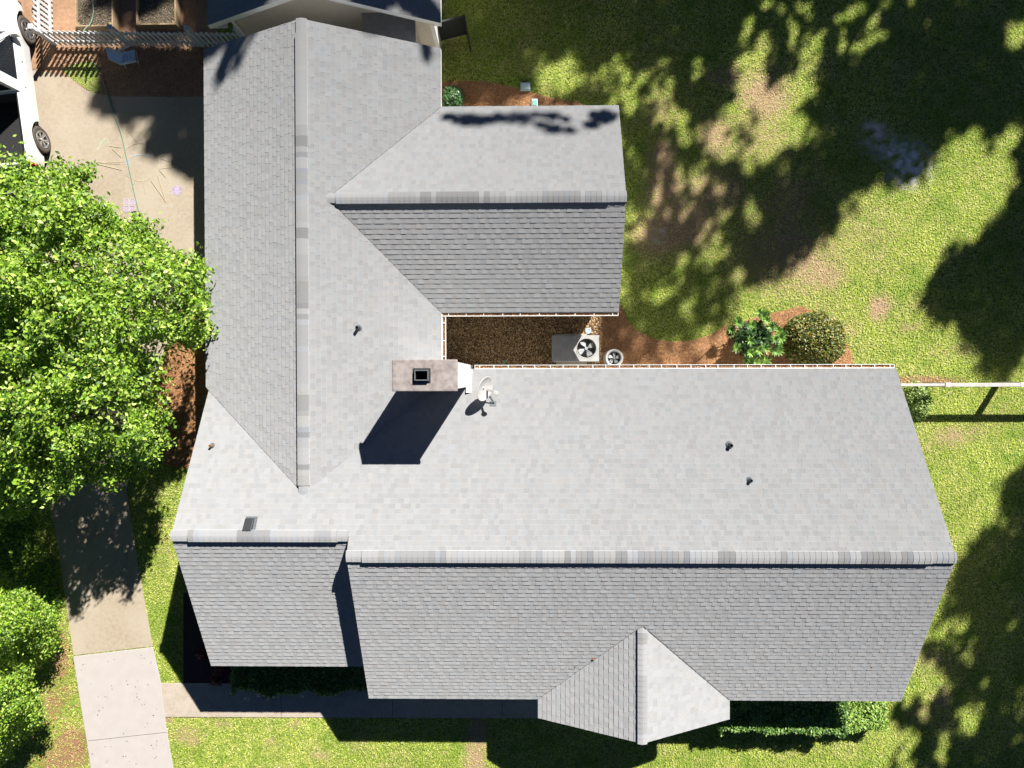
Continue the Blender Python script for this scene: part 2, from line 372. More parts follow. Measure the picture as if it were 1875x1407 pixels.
def flat_scatter(name, polys, n, size, aspect, m, cols, w, z=.02, up=.8, excl=()):
    xs = [p[0] for P in polys for p in P]; ys = [p[1] for P in polys for p in P]
    X = rng.uniform(min(xs), max(xs), n); Y = rng.uniform(min(ys), max(ys), n); k = np.zeros(n, bool)
    for P in polys: k |= inpoly(X, Y, P)
    for P in excl: k &= ~inpoly(X, Y, P)
    X, Y = X[k], Y[k]; m_ = len(X)
    return tag(quads(name, np.stack([X, Y, z + rng.random(m_) * .02], 1), size, aspect, m, pal(m_, cols, w), up=up), kind='stuff')
SB = [P2(l) for l in BEDS['straw']]
for i, P in enumerate(SB):
    flat_scatter('pine_needles', [P], (24000, 16000, 60000)[i], .13, .07, M['needles'], [(.50, .26, .11), (.36, .165, .065), (.64, .38, .18), (.18, .08, .035)], [.35, .3, .2, .15])
flat_scatter('leaf_litter', [P2(COURT)], 34000, .055, .55, M['chips'], [(.52, .33, .14), (.78, .58, .32), (.20, .11, .05), (.05, .03, .018), (.34, .19, .08)], [.22, .13, .25, .2, .2], up=.6)
flat_scatter('fallen_debris', [P2([(140,1215),(278,1195),(305,1345),(312,1400),(172,1400),(158,1350)])], 70, .05, .5, M['chips'], [(.12, .1, .07), (.2, .15, .09)], [.5, .5], z=.033, up=.97)
flat_scatter('fallen_leaves', [P2([(70,1140),(128,1140),(160,1407),(40,1407)])], 420, .07, .6, M['chips'], [(.5, .3, .12), (.42, .2, .1)], [.5, .5])
flat_scatter('soil_litter', [P2([(185,60),(398,60),(398,176),(210,175),(185,160)]), P2([(80,85),(372,85),(372,140),(110,130)])], 5000, .05, .5, M['chips'], [(.40, .2, .1), (.2, .11, .06), (.5, .33, .2)], [.4, .4, .2], up=.7, excl=[ip])

# ================================================================ THE HOUSE
XE, XWA, XWB, YrA, zrA, tN, YeAS, YeAN, YrB, YeBS = 10.857, -4.4966, -9.1273, -4.574, 5.1587, .5871, -9.3625, .2199, -4.1193, -8.4489
XrC, zrC, XeCW, XeCE, YC, YrD, zrD, YeDN, YeDS, XD, tD, tS, tC = -5.8603, 4.3048, -9.233, -2.3548, 9.484, 4.8175, 4.0073, 7.8087, 1.8643, 2.779, .4776, .5134, .4905
pAN = lambda x, y: zrA - tN * (y - YrA)
pAS = lambda x, y: zrA - tS * (YrA - y)
zrB = pAN(0, YrB)
pBS = lambda x, y: zrB - tS * (YrB - y)
pCW = lambda x, y: zrC - tC * (XrC - x)
pCE = lambda x, y: zrC - tC * (x - XrC)
pDN = lambda x, y: zrD - tD * (y - YrD)
pDS = lambda x, y: zrD - tD * (YrD - y)
def clip(poly, cv):
    """Sutherland-Hodgman: poly clipped by convex ccw cv"""
    out = poly
    for i in range(len(cv)):
        ax, ay = cv[i]; bx, by = cv[(i + 1) % len(cv)]; inp = out; out = []
        if not inp: break
        sd = [(bx - ax) * (q[1] - ay) - (by - ay) * (q[0] - ax) for q in inp]
        for j in range(len(inp)):
            p, q = inp[j - 1], inp[j]; s0, s1 = sd[j - 1], sd[j]
            if (s0 >= 0) != (s1 >= 0):
                t = s0 / (s0 - s1); out.append((p[0] + (q[0] - p[0]) * t, p[1] + (q[1] - p[1]) * t))
            if s1 >= 0: out.append(q)
    return out
def ccw(P):
    A = sum(P[i][0] * P[(i + 1) % len(P)][1] - P[(i + 1) % len(P)][0] * P[i][1] for i in range(len(P)))
    return P if A > 0 else P[::-1]
def tint():
    g = random.choice([1.0, 1.0, .99, .98, .965, .94, 1.015, 1.03, .92]) * random.uniform(.985, 1.015)
    w = random.choice([0, 0, 0, .015, -.02, -.01])
    return (g * (1 + w), g, g * (1 - w))
def slope(name, parent, plane, pitch, axis, up, e0, pieces, m=None, base=1.0):
    """axis: eave runs along 'x' or 'y'; up: +1/-1 direction of rising coordinate; e0: eave coordinate"""
    mb = MB(); ex = .143 / math.sqrt(1 + pitch * pitch); pieces = [ccw(p) for p in pieces]
    # deck with white drip edge thickness is built separately
    lo_s = min(q[0 if axis == 'x' else 1] for p in pieces for q in p); hi_s = max(q[0 if axis == 'x' else 1] for p in pieces for q in p)
    tt = [(q[1 if axis == 'x' else 0] - e0) * up for p in pieces for q in p]; tmax = max(tt); tmin = min(tt)
    r = math.floor(tmin / ex)
    while r * ex < tmax:
        s = lo_s - random.uniform(0, .3); hi = random.random() < .5
        while s < hi_s:
            wd = random.uniform(.09, .19); hi = not hi if random.random() < .85 else hi
            c = tint(); hh = (.0145 if hi else .0085) + random.uniform(-.0012, .0012)
            if not hi: c = tuple(x * .965 for x in c)
            c = tuple(x * base for x in c)
            t0, t1 = r * ex, (r + 1) * ex + .002
            if axis == 'x': rect = [(s, e0 + up * t0), (s + wd, e0 + up * t0), (s + wd, e0 + up * t1), (s, e0 + up * t1)]
            else: rect = [(e0 + up * t0, s), (e0 + up * t0, s + wd), (e0 + up * t1, s + wd), (e0 + up * t1, s)]
            rect = ccw(rect); jt = random.uniform(-.0008, .0008)
            def zt(x, y, t0=t0, hh=hh):
                t = ((y if axis == 'x' else x) - e0) * up; return plane(x, y) + .003 + (hh - .002) * (1 - (t - t0) / ex)
            for P in pieces:
                q = clip(rect, P)
                if len(q) >= 3:
                    n = len(mb.v); k = len(q); mb.v += [(x, y, plane(x, y) - .003) for x, y in q] + [(x, y, zt(x, y)) for x, y in q]
                    mb.f.append([n + k + i for i in range(k)]); mb.c.append(c)
                    for i in range(k):
                        j = (i + 1) % k; mb.f.append([n + i, n + j, n + k + j, n + k + i]); mb.c.append(c)
            s += wd
        r += 1
    return mb.build(name, m or M['shingle'], parent, colr=True, fixn=False)
def deck(name, parent, plane, pieces, th=.16, m=None):
    b = MB()
    for P in pieces: b.prism(ccw(P), lambda x, y: plane(x, y) - th, lambda x, y: plane(x, y) - .001)
    return b.build(name, m or M['trim'], parent, fixn=False)
def ridge(parent, p, q, width, h, vent=True, z0=.0, calm=False):
    """cap shingles over a (vented) ridge from p to q; h = height of the raised vent"""
    p = Vector(p); q = Vector(q); L = (q - p).length; d = (q - p) / L; n = Vector((-d.y, d.x, 0)); mb = MB()
    prof = [(-1, -.36, 0), (-1, -.30, 1), (-.45, -.10, 1), (0, 0, 1), (.45, -.10, 1), (1, -.30, 1), (1, -.36, 0)]
    s = 0.0; g = 1
    while s < L:
        if random.random() < .5: g = random.choice([1.02, 1, .96, .92, .86, .78, .70, 1.02] if h > .01 else [1, .98, .94]); w = random.choice([0, 0, .02, -.01, -.04, -.03])
        else: w = 0
        c = (g * (1 + w), g * (1 + w * .3), g * (1 - w)); e = min(s + .143, L)
        def row(t, lift):
            o = []
            for a, b_, k in prof:
                drop = b_ * width * .5
                o.append(p + d * t + n * a * width / 2 + Vector((0, 0, z0 + drop + (h + lift if k else -.02))))
            return o
        A = row(s, .012); B = row(e + .004, .004)
        for i in range(len(prof) - 1): mb.face([A[i], A[i + 1], B[i + 1], B[i]], c)
        mb.face(A[1:-1], tuple(x * .9 for x in c)); s += .143
    mb.face(B, (.6, .6, .6))
    return mb.build('ridge_cap', M['shingle'], parent, colr=True)

house = empty('house', (0, 0, 0), label='large house with light grey shingled roof of joined gables filling the middle of the picture', cat='house')
yv = lambda x, pl: YrA + (zrA - pl(x, 0)) / tN            # valley between the north slope and a C slope
YcA = YrA + (zrA - zrC) / tN
AN = [[(XWB, YrB), (XrC, YrB), (XrC, YcA), (XWB, yv(XWB, pCW))],
      [(XrC, YrB), (XWA, YrB), (XWA, yv(XWA, pCE)), (XrC, YcA)],
      [(XWA, YrA), (XeCE, YrA), (XeCE, yv(XeCE, pCE)), (XWA, yv(XWA, pCE))],
      [(XeCE, YrA), (XE, YrA), (XE, YeAN), (XeCE, YeAN)]]
AS = [[(XWA, YeAS), (XE, YeAS), (XE, YrA), (XWA, YrA)]]
BS = [[(XWB, YeBS), (XWA + .3, YeBS), (XWA + .3, YrB), (XWB, YrB)]]
CW = [[(XeCW, yv(XeCW, pCW)), (XrC, YcA), (XrC, YC), (XeCW, YC)]]
CE = [[(XrC, YcA), (XeCE, yv(XeCE, pCE)), (XeCE, YC), (XrC, YC)]]
xd = XrC + (zrC - zrD) / tC
xdn = XrC + (zrC - pDN(0, YeDN)) / tC; xds = XrC + (zrC - pDS(0, YeDS)) / tC
DN = [[(xd, YrD), (XD, YrD), (XD, YeDN), (xdn, YeDN)]]
DS = [[(xd, YrD), (xds, YeDS), (XD, YeDS), (XD, YrD)]]
# porch gable
def onplane(u, v, pl):
    z = 4.0
    for _ in range(40): x, y, _z = at(u, v, z); z = pl(x, y)
    return x, y, z
_px, PyN, PzR = onplane(1170, 1147, pAS)
zPe = pAS(0, YeAS)
PxW = at(985, 1283, zPe)[0]; PxE = at(1336, 1283, zPe)[0]; PxR = (PxW + PxE) / 2 + .02; PyS = at(1180, 1362, PzR)[1]
tPW = (PzR - zPe) / (PxR - PxW); tPE = (PzR - zPe) / (PxE - PxR)
pPW = lambda x, y: PzR - tPW * (PxR - x)
pPE = lambda x, y: PzR - tPE * (x - PxR)
PW = [[(PxR, PyN), (PxW, YeAS), (PxW, PyS), (PxR, PyS)]]
PE = [[(PxR, PyN), (PxR, PyS), (PxE, PyS), (PxE, YeAS)]]
roofs = [(pAN, tN, 'x', -1, YeAN, AN), (pAS, tS, 'x', 1, YeAS, AS), (pBS, tS, 'x', 1, YeBS, BS), (pCW, tC, 'y', 1, XeCW, CW), (pCE, tC, 'y', -1, XeCE, CE),
         (pDN, tD, 'x', -1, YeDN, DN), (pDS, tD, 'x', 1, YeDS, DS), (pPW, tPW, 'y', 1, PxW, PW), (pPE, tPE, 'y', -1, PxE, PE)]
for pl, pt, ax, up, e0, pcs in roofs:
    r_ = slope('roof', house, pl, pt, ax, up, e0, pcs); deck('roof_deck', r_, pl, pcs)
# cut valley lines: dark strips stand in for the shade at the step
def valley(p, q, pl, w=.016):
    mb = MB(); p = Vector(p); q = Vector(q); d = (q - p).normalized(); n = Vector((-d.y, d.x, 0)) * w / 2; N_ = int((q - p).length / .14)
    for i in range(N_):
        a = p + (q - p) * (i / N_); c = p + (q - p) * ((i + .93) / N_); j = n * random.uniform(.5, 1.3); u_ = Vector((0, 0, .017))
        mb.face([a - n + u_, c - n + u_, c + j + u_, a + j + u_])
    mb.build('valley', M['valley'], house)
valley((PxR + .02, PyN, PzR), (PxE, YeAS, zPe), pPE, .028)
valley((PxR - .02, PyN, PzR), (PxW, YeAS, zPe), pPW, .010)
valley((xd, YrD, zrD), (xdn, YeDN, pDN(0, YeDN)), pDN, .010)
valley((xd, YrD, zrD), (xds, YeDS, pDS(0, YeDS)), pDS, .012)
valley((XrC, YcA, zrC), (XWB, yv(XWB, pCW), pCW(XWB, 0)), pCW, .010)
# ridge caps
ridge(house, (XWA - .01, YrA, zrA), (XWA + .42, YrA, zrA), .29, .004, z0=.016)
ridge(house, (XWA + .40, YrA, zrA), (XE - .60, YrA, zrA), .31, .026, z0=.022)
ridge(house, (XE - .62, YrA, zrA), (XE + .01, YrA, zrA), .29, .004, z0=.016)
ridge(house, (XWB - .01, YrB, zrB), (XWB + .46, YrB, zrB), .29, .004, z0=.016)
ridge(house, (XWB + .45, YrB, zrB), (XWA - .30, YrB, zrB), .31, .026, z0=.022)
ridge(house, (XWA - .32, YrB, zrB), (XWA - .02, YrB, zrB), .28, .004, z0=.016)
ridge(house, (XrC, YC + .01, zrC), (XrC, YC - .40, zrC), .29, .004, z0=.016)
ridge(house, (XrC, YC - .38, zrC), (XrC, YcA + .22, zrC), .31, .026, z0=.022)
ridge(house, (XrC, YcA + .24, zrC), (XrC, YcA - .06, zrC), .26, .006, z0=.022)
ridge(house, (xd - .05, YrD, zrD), (xd + .25, YrD, zrD), .26, .006, z0=.022)
ridge(house, (xd + .22, YrD, zrD), (XD - .44, YrD, zrD), .31, .026, z0=.022)
ridge(house, (XD - .46, YrD, zrD), (XD + .01, YrD, zrD), .29, .004, z0=.016)
ridge(house, (PxR, PyS - .01, PzR), (PxR, PyN - .1, PzR), .26, .012, z0=.022)

# walls with gables
def mass(parent, x0, x1, y0, y1, fn, m, name='wall'):
    """wall box whose top follows the underside of the roof function; fn returns roof z"""
    b = MB(); b.prism([(x0, y0), (x1, y0), (x1, y1), (x0, y1)], -.05, lambda x, y: fn(x, y) - .17)
    return b.build(name, m, parent)
def gable_wall(parent, axis, a0, a1, r, e0, e1, fe, m):
    """mass with ridge along axis ('x' or 'y') at coordinate r, between e0, e1"""
    b = MB(); 
    for lo, hi in ((e0, r), (r, e1)):
        P = [(a0, lo), (a1, lo), (a1, hi), (a0, hi)] if axis == 'x' else [(lo, a0), (hi, a0), (hi, a1), (lo, a1)]
        b.prism(P, -.05, lambda x, y: fe(x, y) - .18)
    return b.build('wall', m, parent)
gable_wall(house, 'x', XWA + .12, XE - .3, YrA, YeAS + .45, YeAN - .45, lambda x, y: min(pAN(x, y), pAS(x, y)), M['brick'])
gable_wall(house, 'x', XWB + .3, XWA + .12, YrB, YeBS + .45, -.6, lambda x, y: min(pAN(x, y), pBS(x, y)), M['brick'])
gable_wall(house, 'y', -1.0, YC - .3, XrC, XeCW + .45, XeCE - .45, lambda x, y: min(pCW(x, y), pCE(x, y)), M['brick'])
gable_wall(house, 'x', XeCE - .4, XD - .3, YrD, YeDS + .45, YeDN - .45, lambda x, y: min(pDN(x, y), pDS(x, y)), M['brick'])
b = MB(); b.box(PxW + .25, PxE - .25, PyS + .3, PyS + .42, zPe - .35, zPe + .02); b.prism([(PxW + .25, PyS + .3), (PxR, PyS + .3), (PxR, PyS + .42), (PxW + .25, PyS + .42)], zPe + .02, lambda x, y: pPW(x, y) - .17)
b.prism([(PxR, PyS + .3), (PxE - .25, PyS + .3), (PxE - .25, PyS + .42), (PxR, PyS + .42)], zPe + .02, lambda x, y: pPE(x, y) - .17); b.build('porch_gable', M['trim'], house)
for x in (PxW + .35, PxE - .35):
    c_ = MB(); c_.box(x - .09, x + .09, PyS + .27, PyS + .45, .03, zPe - .35); c_.box(x - .12, x + .12, PyS + .24, PyS + .48, .03, .2); c_.box(x - .12, x + .12, PyS + .24, PyS + .48, zPe - .5, zPe - .36); c_.build('porch_column', M['trim'], house)
c_ = MB(); c_.box(PxW + .2, PxE - .2, PyS + .2, YeAS + .5, -.03, .031); c_.build('porch_floor', M['walk'], house)

# gutters (open troughs with strap hangers, full of leaf litter)
def gutter(p, q, out, n):
    """p->q along the eave at gutter-rim height; out = outward unit XY"""
    p = Vector(p); q = Vector(q); d = (q - p).normalized(); o = Vector((out[0], out[1], 0)); w = .115; h = .10; t = .013
    g = empty_child = MB()
    def plank(a0, a1, z0, z1):
        P = [p + o * a0, q + o * a0, q + o * a1, p + o * a1]; g.prism(ccw([(v.x, v.y) for v in P]), p.z + z0, p.z + z1)
    plank(0.0, t, -h, -.012); plank(w - t, w, -h, 0); plank(t, w - t, -h, -h + .006)
    for e, s in ((p, 1), (q, -1)):
        a = e; P = [a + o * t, a + o * (w - t), a + o * (w - t) + d * s * .012, a + o * t + d * s * .012]; g.prism(ccw([(v.x, v.y) for v in P]), p.z - h + .006, p.z - .004)
    G = g.build('gutter', M['trim'], house)
    for i in range(n):
        f = (i + .35 + random.uniform(-.08, .08)) / (n - .3); a = p + (q - p) * min(f, .99); s = MB(); P = [a + o * t - d * .009, a + o * (w - t) - d * .009, a + o * (w - t) + d * .009, a + o * t + d * .009]
        s.prism(ccw([(v.x, v.y) for v in P]), p.z - .012, p.z - .003); s.build('gutter_hanger', M['trim'], G)
    m_ = int((q - p).length * 260); T = rng.random(m_); A = rng.uniform(.02, w - .02, m_)
    Pn = np.array(p)[None] + T[:, None] * np.array(q - p)[None] + A[:, None] * np.array(o)[None]; Pn[:, 2] = p.z - .055 + rng.random(m_) * .03
    l = quads('leaf_litter', Pn, .05, .35, M['chips'], pal(m_, [(.40, .22, .10), (.55, .38, .22), (.15, .07, .035), (.3, .14, .06)]), G, up=.6); tag(l, kind='stuff')
    bl = MB(); P = [p + o * t, q + o * t, q + o * (w - t), p + o * (w - t)]; bl.prism(ccw([(v.x, v.y) for v in P]), p.z - h + .01, p.z - .06); bl.build('debris', M['straw'], G)
zA = pAN(0, YeAN) - .03; zC = pCE(XeCE, 0) - .03; zD = pDS(0, YeDS) - .03
gutter((-1.42, YeAN, zA), (XE - .02, YeAN, zA), (0, 1), 30)
gutter((XeCE, .42, zC), (XeCE, YeDS - .12, zC), (1, 0), 3)
gutter((XeCE, YeDS, zD), (XD - .01, YeDS, zD), (0, -1), 10)

# chimney
ch = MB(); cx0, cx1, cy0, cy1, cz = -3.12, -1.63, -.31, .36, 5.83
ch.box(cx0, cx1, cy0, cy1, -.05, cz); chim = ch.build('chimney', M['trim'], house, bevel=.01)
cp = MB(); cp.box(cx0 - .05, cx1 + .05, cy0 - .05, cy1 + .05, cz, cz + .09); cp.build('chimney_cap', M['cap'], chim, bevel=.02)
fx, fy = -2.44, .03
fl = MB()
for x0, x1, y0, y1 in ((fx - .17, fx + .17, fy - .13, fy - .105), (fx - .17, fx + .17, fy + .105, fy + .13), (fx - .17, fx - .145, fy - .105, fy + .105), (fx + .145, fx + .17, fy - .105, fy + .105)):
    fl.box(x0, x1, y0, y1, cz + .091, cz + .20)
fl.box(fx - .145, fx + .145, fy - .105, fy + .105, cz + .091, cz + .12); fl.build('flue', M['dark_metal'], chim)
fl = MB(); fl.box(fx - .21, fx + .21, fy - .17, fy + .17, cz + .0905, cz + .12); fl.build('flue_base', M['black'], chim)
fs = MB(); fs.prism([(cx1 + .002, cy0 - .15), (cx1 + .14, cy0 - .15), (cx1 + .14, .2), (cx1 + .002, .2)], lambda x, y: pAN(x, y) + .001, lambda x, y: pAN(x, y) + .022 + max(0, .10 - (x - cx1) * .6)); fs.build('flashing', M['trim'], chim)

# plumbing vent pipes
def vent(u, v, pl, r=.045, h=.22, red=False):
    x, y, z = onplane(u, v, pl); o = empty('vent_pipe', (x, y, z)); o.parent = house
    a = MB(); s = tS if False else 0; a.lathe([(r * .72, h - .06), (r * .8, h), (r, h), (r, -.05)], n=16); a.build('pipe', M['black'] if not red else M['straw'], o, smooth=True)
    zz = pl(x, y)
    a = MB(); K = 10
    for i in range(K):
        t0, t1 = 2 * math.pi * i / K, 2 * math.pi * (i + 1) / K; q = []
        for t, rr, hh in ((t0, r * 2.1, .018), (t1, r * 2.1, .018), (t1, r * 1.15, .07), (t0, r * 1.15, .07)):
            X_, Y_ = rr * math.cos(t), rr * math.sin(t); q.append((X_, Y_, pl(x + X_, y + Y_) - zz + hh))
        a.face(q)
    a.build('boot', M['dark_metal'], o)
    return o
vent(657, 601, pCE, .042, .24); vent(389, 816, pAN, .035, .17, True); vent(1335, 815, pAN, .05, .22); vent(1372, 879, pAN, .04, .18)
# low box exhaust vent beside the west ridge
x, y, z = onplane(457, 960, pAN); o = empty('box_vent', (x, y, z)); o.parent = house
a = MB(); a.prism([(-.12, -.13), (.11, -.13), (.11, .14), (-.12, .14)], lambda X_, Y_: -tN * Y_ - .02, lambda X_, Y_: -tN * Y_ + .11 + (-Y_) * .15); a.build('hood', M['black'], o, bevel=.01)
a = MB(); a.prism([(-.13, -.14), (.18, -.14), (.18, .18), (-.13, .18)], lambda X_, Y_: -tN * Y_, lambda X_, Y_: -tN * Y_ + .017); a.build('vent_flashing', M['dark_metal'], o)

# ================================================================ GARAGE (building at the top)
gar = empty('garage', (0, 12, 0), label='detached garage with shaded blue-grey shingled gable and beige end wall at top edge', cat='garage')
gz = 2.75; gx0 = at(380, 47, gz)[0]; gx1 = at(807, 42, gz)[0]; gy = at(380, 47, gz)[1]; gxr = at(557, -19, 4.45)[0]; gzr = 4.45; gN = gy + 7
tW = (gzr - gz) / (gxr - gx0); tE = (gzr - gz) / (gx1 - gxr)
gar.location = (gxr, gy + 3.5, 0); GL = Vector((gxr, gy + 3.5, 0))
pGW = lambda x, y: gzr - tW * (gxr - x)
pGE = lambda x, y: gzr - tE * (x - gxr)
GWp = [[(gx0, gy), (gxr, gy), (gxr, gN), (gx0, gN)]]; GEp = [[(gxr, gy), (gx1, gy), (gx1, gN), (gxr, gN)]]
def under(o): o.location = -GL; return o
for pl, pt, ax, up, e0, pcs in ((pGW, tW, 'y', 1, gx0, GWp), (pGE, tE, 'y', -1, gx1, GEp)):
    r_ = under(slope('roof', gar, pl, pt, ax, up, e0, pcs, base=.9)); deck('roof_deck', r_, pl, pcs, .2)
under(ridge(gar, (gxr, gy, gzr), (gxr, gN, gzr), .3, .012, z0=.022))
gw0, gw1, gwy = gx0 + .5, gx1 - .3, gy + .35
b = MB()
for lo, hi in ((gw0, gxr), (gxr, gw1)): b.prism([(lo, gwy), (hi, gwy), (hi, gN - .3), (lo, gN - .3)], -.05, lambda x, y: min(pGW(x, y), pGE(x, y)) - .21)
under(b.build('wall', M['siding'], gar))
for x in (gw0, gw1 - .1):
    b = MB(); b.box(x - .012, x + .112, gwy - .025, gwy + .1, 0, 2.55); under(b.build('corner_board', M['trim'], gar))
b = MB(); b.box(gx0 + .01, gw0, gy + .02, gwy, gz - .2, gz - .16); under(b.build('soffit', M['trim'], gar)); b = MB(); b.box(gw1, gx1 - .01, gy + .02, gwy, gz - .2, gz - .16); under(b.build('soffit', M['trim'], gar))
# low shingled shed roof between garage and house
sx0 = at(664, 30, 2.6)[0]; sx1 = at(760, 30, 2.6)[0]; sy1 = gwy; sy0 = YC - .2
pSh = lambda x, y: 2.55 + (y - sy0) * .12
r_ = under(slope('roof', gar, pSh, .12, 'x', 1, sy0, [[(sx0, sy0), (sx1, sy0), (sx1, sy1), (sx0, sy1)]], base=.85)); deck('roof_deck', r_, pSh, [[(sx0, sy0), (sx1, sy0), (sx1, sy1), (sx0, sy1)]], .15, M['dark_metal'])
b = MB(); b.box(sx0 + .08, sx0 + .2, sy0 + .05, sy1 - .01, 0, 2.39); b.box(sx1 - .2, sx1 - .08, sy0 + .05, sy1 - .01, 0, 2.39); under(b.build('post_wall', M['siding'], gar))
# dark gate beside the garage
gt = empty('gate', at(815, 60, 0), label='dark metal gate panel beside the garage, against the shaded lawn', cat='gate')
p0, p1, p2 = Vector(at(800, 42, 1.2)), Vector(at(850, 30, 1.2)), Vector(at(856, 60, 1.2)); GO = gt.location
b = MB()
for p, q in ((p0, p1), (p1, p2)):
    for z in (1.2, .15): b.bar(Vector((p.x, p.y, z)) - GO, Vector((q.x, q.y, z)) - GO, .05, .05)
for p in (p0, p1, p2): b.bar(Vector((p.x, p.y, 0)) - GO, Vector((p.x, p.y, 1.24)) - GO, .05, .05)
b.build('frame', M['black'], gt)
b = MB()
for p, q in ((p0, p1), (p1, p2)):
    n_ = 1; r_ = 0; b.bar(Vector((p.x, p.y, .67)) - GO, Vector((q.x, q.y, .67)) - GO, .02, 1.0)
b.build('screen_panel', M['black'], gt)

# ================================================================ SATELLITE DISH
x, y, z = onplane(905, 738, pAN)
sd = empty('satellite_dish', (x, y, z), label='grey oval satellite dish on a bracket on the roof beside the chimney', cat='satellite dish')
B0 = Vector((x, y, z)); DC = Vector(at(887, 712, z + .55)) - B0
az = math.atan2(-.33, .94); el = R_(32); nd = Vector((math.cos(el) * math.cos(az), math.cos(el) * math.sin(az), math.sin(el)))
sidev = Vector((-math.sin(az), math.cos(az), 0)); upv = nd.cross(sidev)
b = MB(); K = 40; rings = [0, .25, .5, .75, .95, 1.0]
vv = []
for i, r in enumerate(rings):
    for k in range(K):
        t = 2 * math.pi * k / K; vv.append(DC + sidev * (.36 * r * math.cos(t)) + upv * (.34 * r * math.sin(t)) + nd * (.075 * r * r - .05))
b.v = [tuple(v) for v in vv]
for i in range(len(rings) - 1):
    for k in range(K): b.f.append([i * K + k, i * K + (k + 1) % K, (i + 1) * K + (k + 1) % K, (i + 1) * K + k]); b.c.append((1, 1, 1))
o = b.build('reflector', M['dish'], sd, smooth=True); md = o.modifiers.new('s', 'SOLIDIFY'); md.thickness = .012; md.offset = -1
b = MB(); lnb = DC + nd * .42 - upv * (-.02); b.bar(DC - upv * .0 + nd * 0 - sidev * .0 + Vector((0, 0, -.28)), lnb, .06, .05); b.build('feed_arm', M['dish'], sd)
b = MB(); b.bar(lnb - nd * .05, lnb + nd * .07, .10, .11); b.build('receiver_head', M['dish'], sd, bevel=.01)
b = MB(); b.tube([DC - nd * .04, DC - nd * .12 + Vector((.02, 0, -.15)), (0.0, 0.0, .06), (0, 0, .0)], .022, 8); b.build('mast', M['dark_metal'], sd)
b = MB(); b.tube([(0, .02, .05), (-.15, .25, pAN(0, .25) - pAN(0, 0) + .03), (-.22, .55, pAN(0, .55) - pAN(0, 0) + .03), (-.2, .66, pAN(0, .66) - pAN(0, 0) - .02)], .008, 5); b.build('cable', M['black'], sd)
b = MB(); b.prism([(-.12, -.08), (.06, -.08), (.06, .06), (-.12, .06)], lambda X_, Y_: -tN * Y_ + .01, lambda X_, Y_: -tN * Y_ + .03); b.build('foot', M['dark_metal'], sd)

# ================================================================ COURT EQUIPMENT
def ring_top(b, x0, x1, y0, y1, cx, cy, r, z, K=48):
    for k in range(K):
        P = []
        for t in (2 * math.pi * k / K, 2 * math.pi * (k + 1) / K):
            c, s = math.cos(t), math.sin(t); m_ = min((x1 - cx) / c if c > 1e-6 else (x0 - cx) / c if c < -1e-6 else 1e9, (y1 - cy) / s if s > 1e-6 else (y0 - cy) / s if s < -1e-6 else 1e9)
            P.append(((cx + r * c, cy + r * s, z), (cx + m_ * c, cy + m_ * s, z)))
        b.face([P[0][0], P[0][1], P[1][1], P[1][0]])
def fan(parent, cx, cy, z, r, n, rot, hub=.06):
    o = None; root = MB(); root.lathe([(.001, .03), (hub, .03), (hub, -.08)], n=20, o=(cx, cy, z)); mo = root.build('fan', M['hvac2'], parent, smooth=True)
    for i in range(n):
        b = MB(); t = rot + 2 * math.pi * i / n; pts = []
        for rr, wd, tw in ((.15, .3, .01), (.45, .62, .02), (.75, .80, .025), (.97, .66, .03)):
            for sgn in (-1, 1): 
                a = t + sgn * wd * .9 / (1 + rr); pts.append((cx + r * rr * math.cos(a), cy + r * rr * math.sin(a), z + sgn * tw))
        for j in range(0, 6, 2): b.face([pts[j], pts[j + 1], pts[j + 3], pts[j + 2]])
        o = b.build('fan_blade', M['fan'], mo); md = o.modifiers.new('s', 'SOLIDIFY'); md.thickness = .006
zt = .92; a0 = at(1012, 662, zt); a1 = at(1097, 614, zt); am = at(1060, 640, zt)
ac = empty('air_conditioner', (a0[0], a0[1], 0), label='boxy grey packaged air conditioner with a round open fan, in the leaf-littered court', cat='air conditioner')
w_, d_ = a1[0] - a0[0], a1[1] - a0[1]; xm = am[0] - a0[0] - .08
fc = Vector(at(1074, 638, zt)) - Vector(a0); fr = .30
b = MB(); b.box(0, xm, 0, d_, .08, zt); b.build('cabinet', M['hvac'], ac, bevel=.008)
b = MB(); b.box(xm + .004, w_, 0, .02, .08, zt - .003); b.box(xm + .004, w_, d_ - .02, d_, .08, zt - .003); b.box(w_ - .02, w_, .02, d_ - .02, .08, zt - .003); b.box(xm + .004, w_ - .02, .02, d_ - .02, .08, .35)
ring_top(b, xm + .004, w_, 0, d_, fc.x, fc.y, fr, zt); b.lathe([(fr, 0), (fr, -.22)], n=48, o=(fc.x, fc.y, zt)); b.build('condenser', M['hvac'], ac)
fan(ac, fc.x, fc.y, zt - .10, fr * .96, 4, .5, .05)
b = MB(); b.lathe([(fr, .004), (fr + .02, .012), (fr + .03, .0)], n=48, o=(fc.x, fc.y, zt)); b.build('fan_ring', M['hvac'], ac)
b = MB(); b.box(xm - .30, xm - .10, d_ - .09, d_ - .03, zt + .001, zt + .035); b.build('handle', M['hvac'], ac)
b = MB(); b.box(.15, w_ - .3, -.22, d_ + .1, -.04, .07); b.build('pad', M['walk'], ac)
c2 = at(1125, 656, .75)
hp = empty('condenser_unit', (c2[0], c2[1], 0), label='small round condenser fan unit right of the boxy air conditioner, against the gutter', cat='condenser')
b = MB(); b.lathe([(.20, .70), (.225, .735), (.27, .75), (.285, .73), (.285, .05), (.2, .05)], n=40); b.build('casing', M['hvac'], hp, smooth=True)
b = MB(); b.lathe([(.20, .70), (.20, .45), (.001, .45)], n=40); b.build('well', M['black'], hp)
fan(hp, 0, 0, .64, .19, 5, .2, .035)
b = MB()
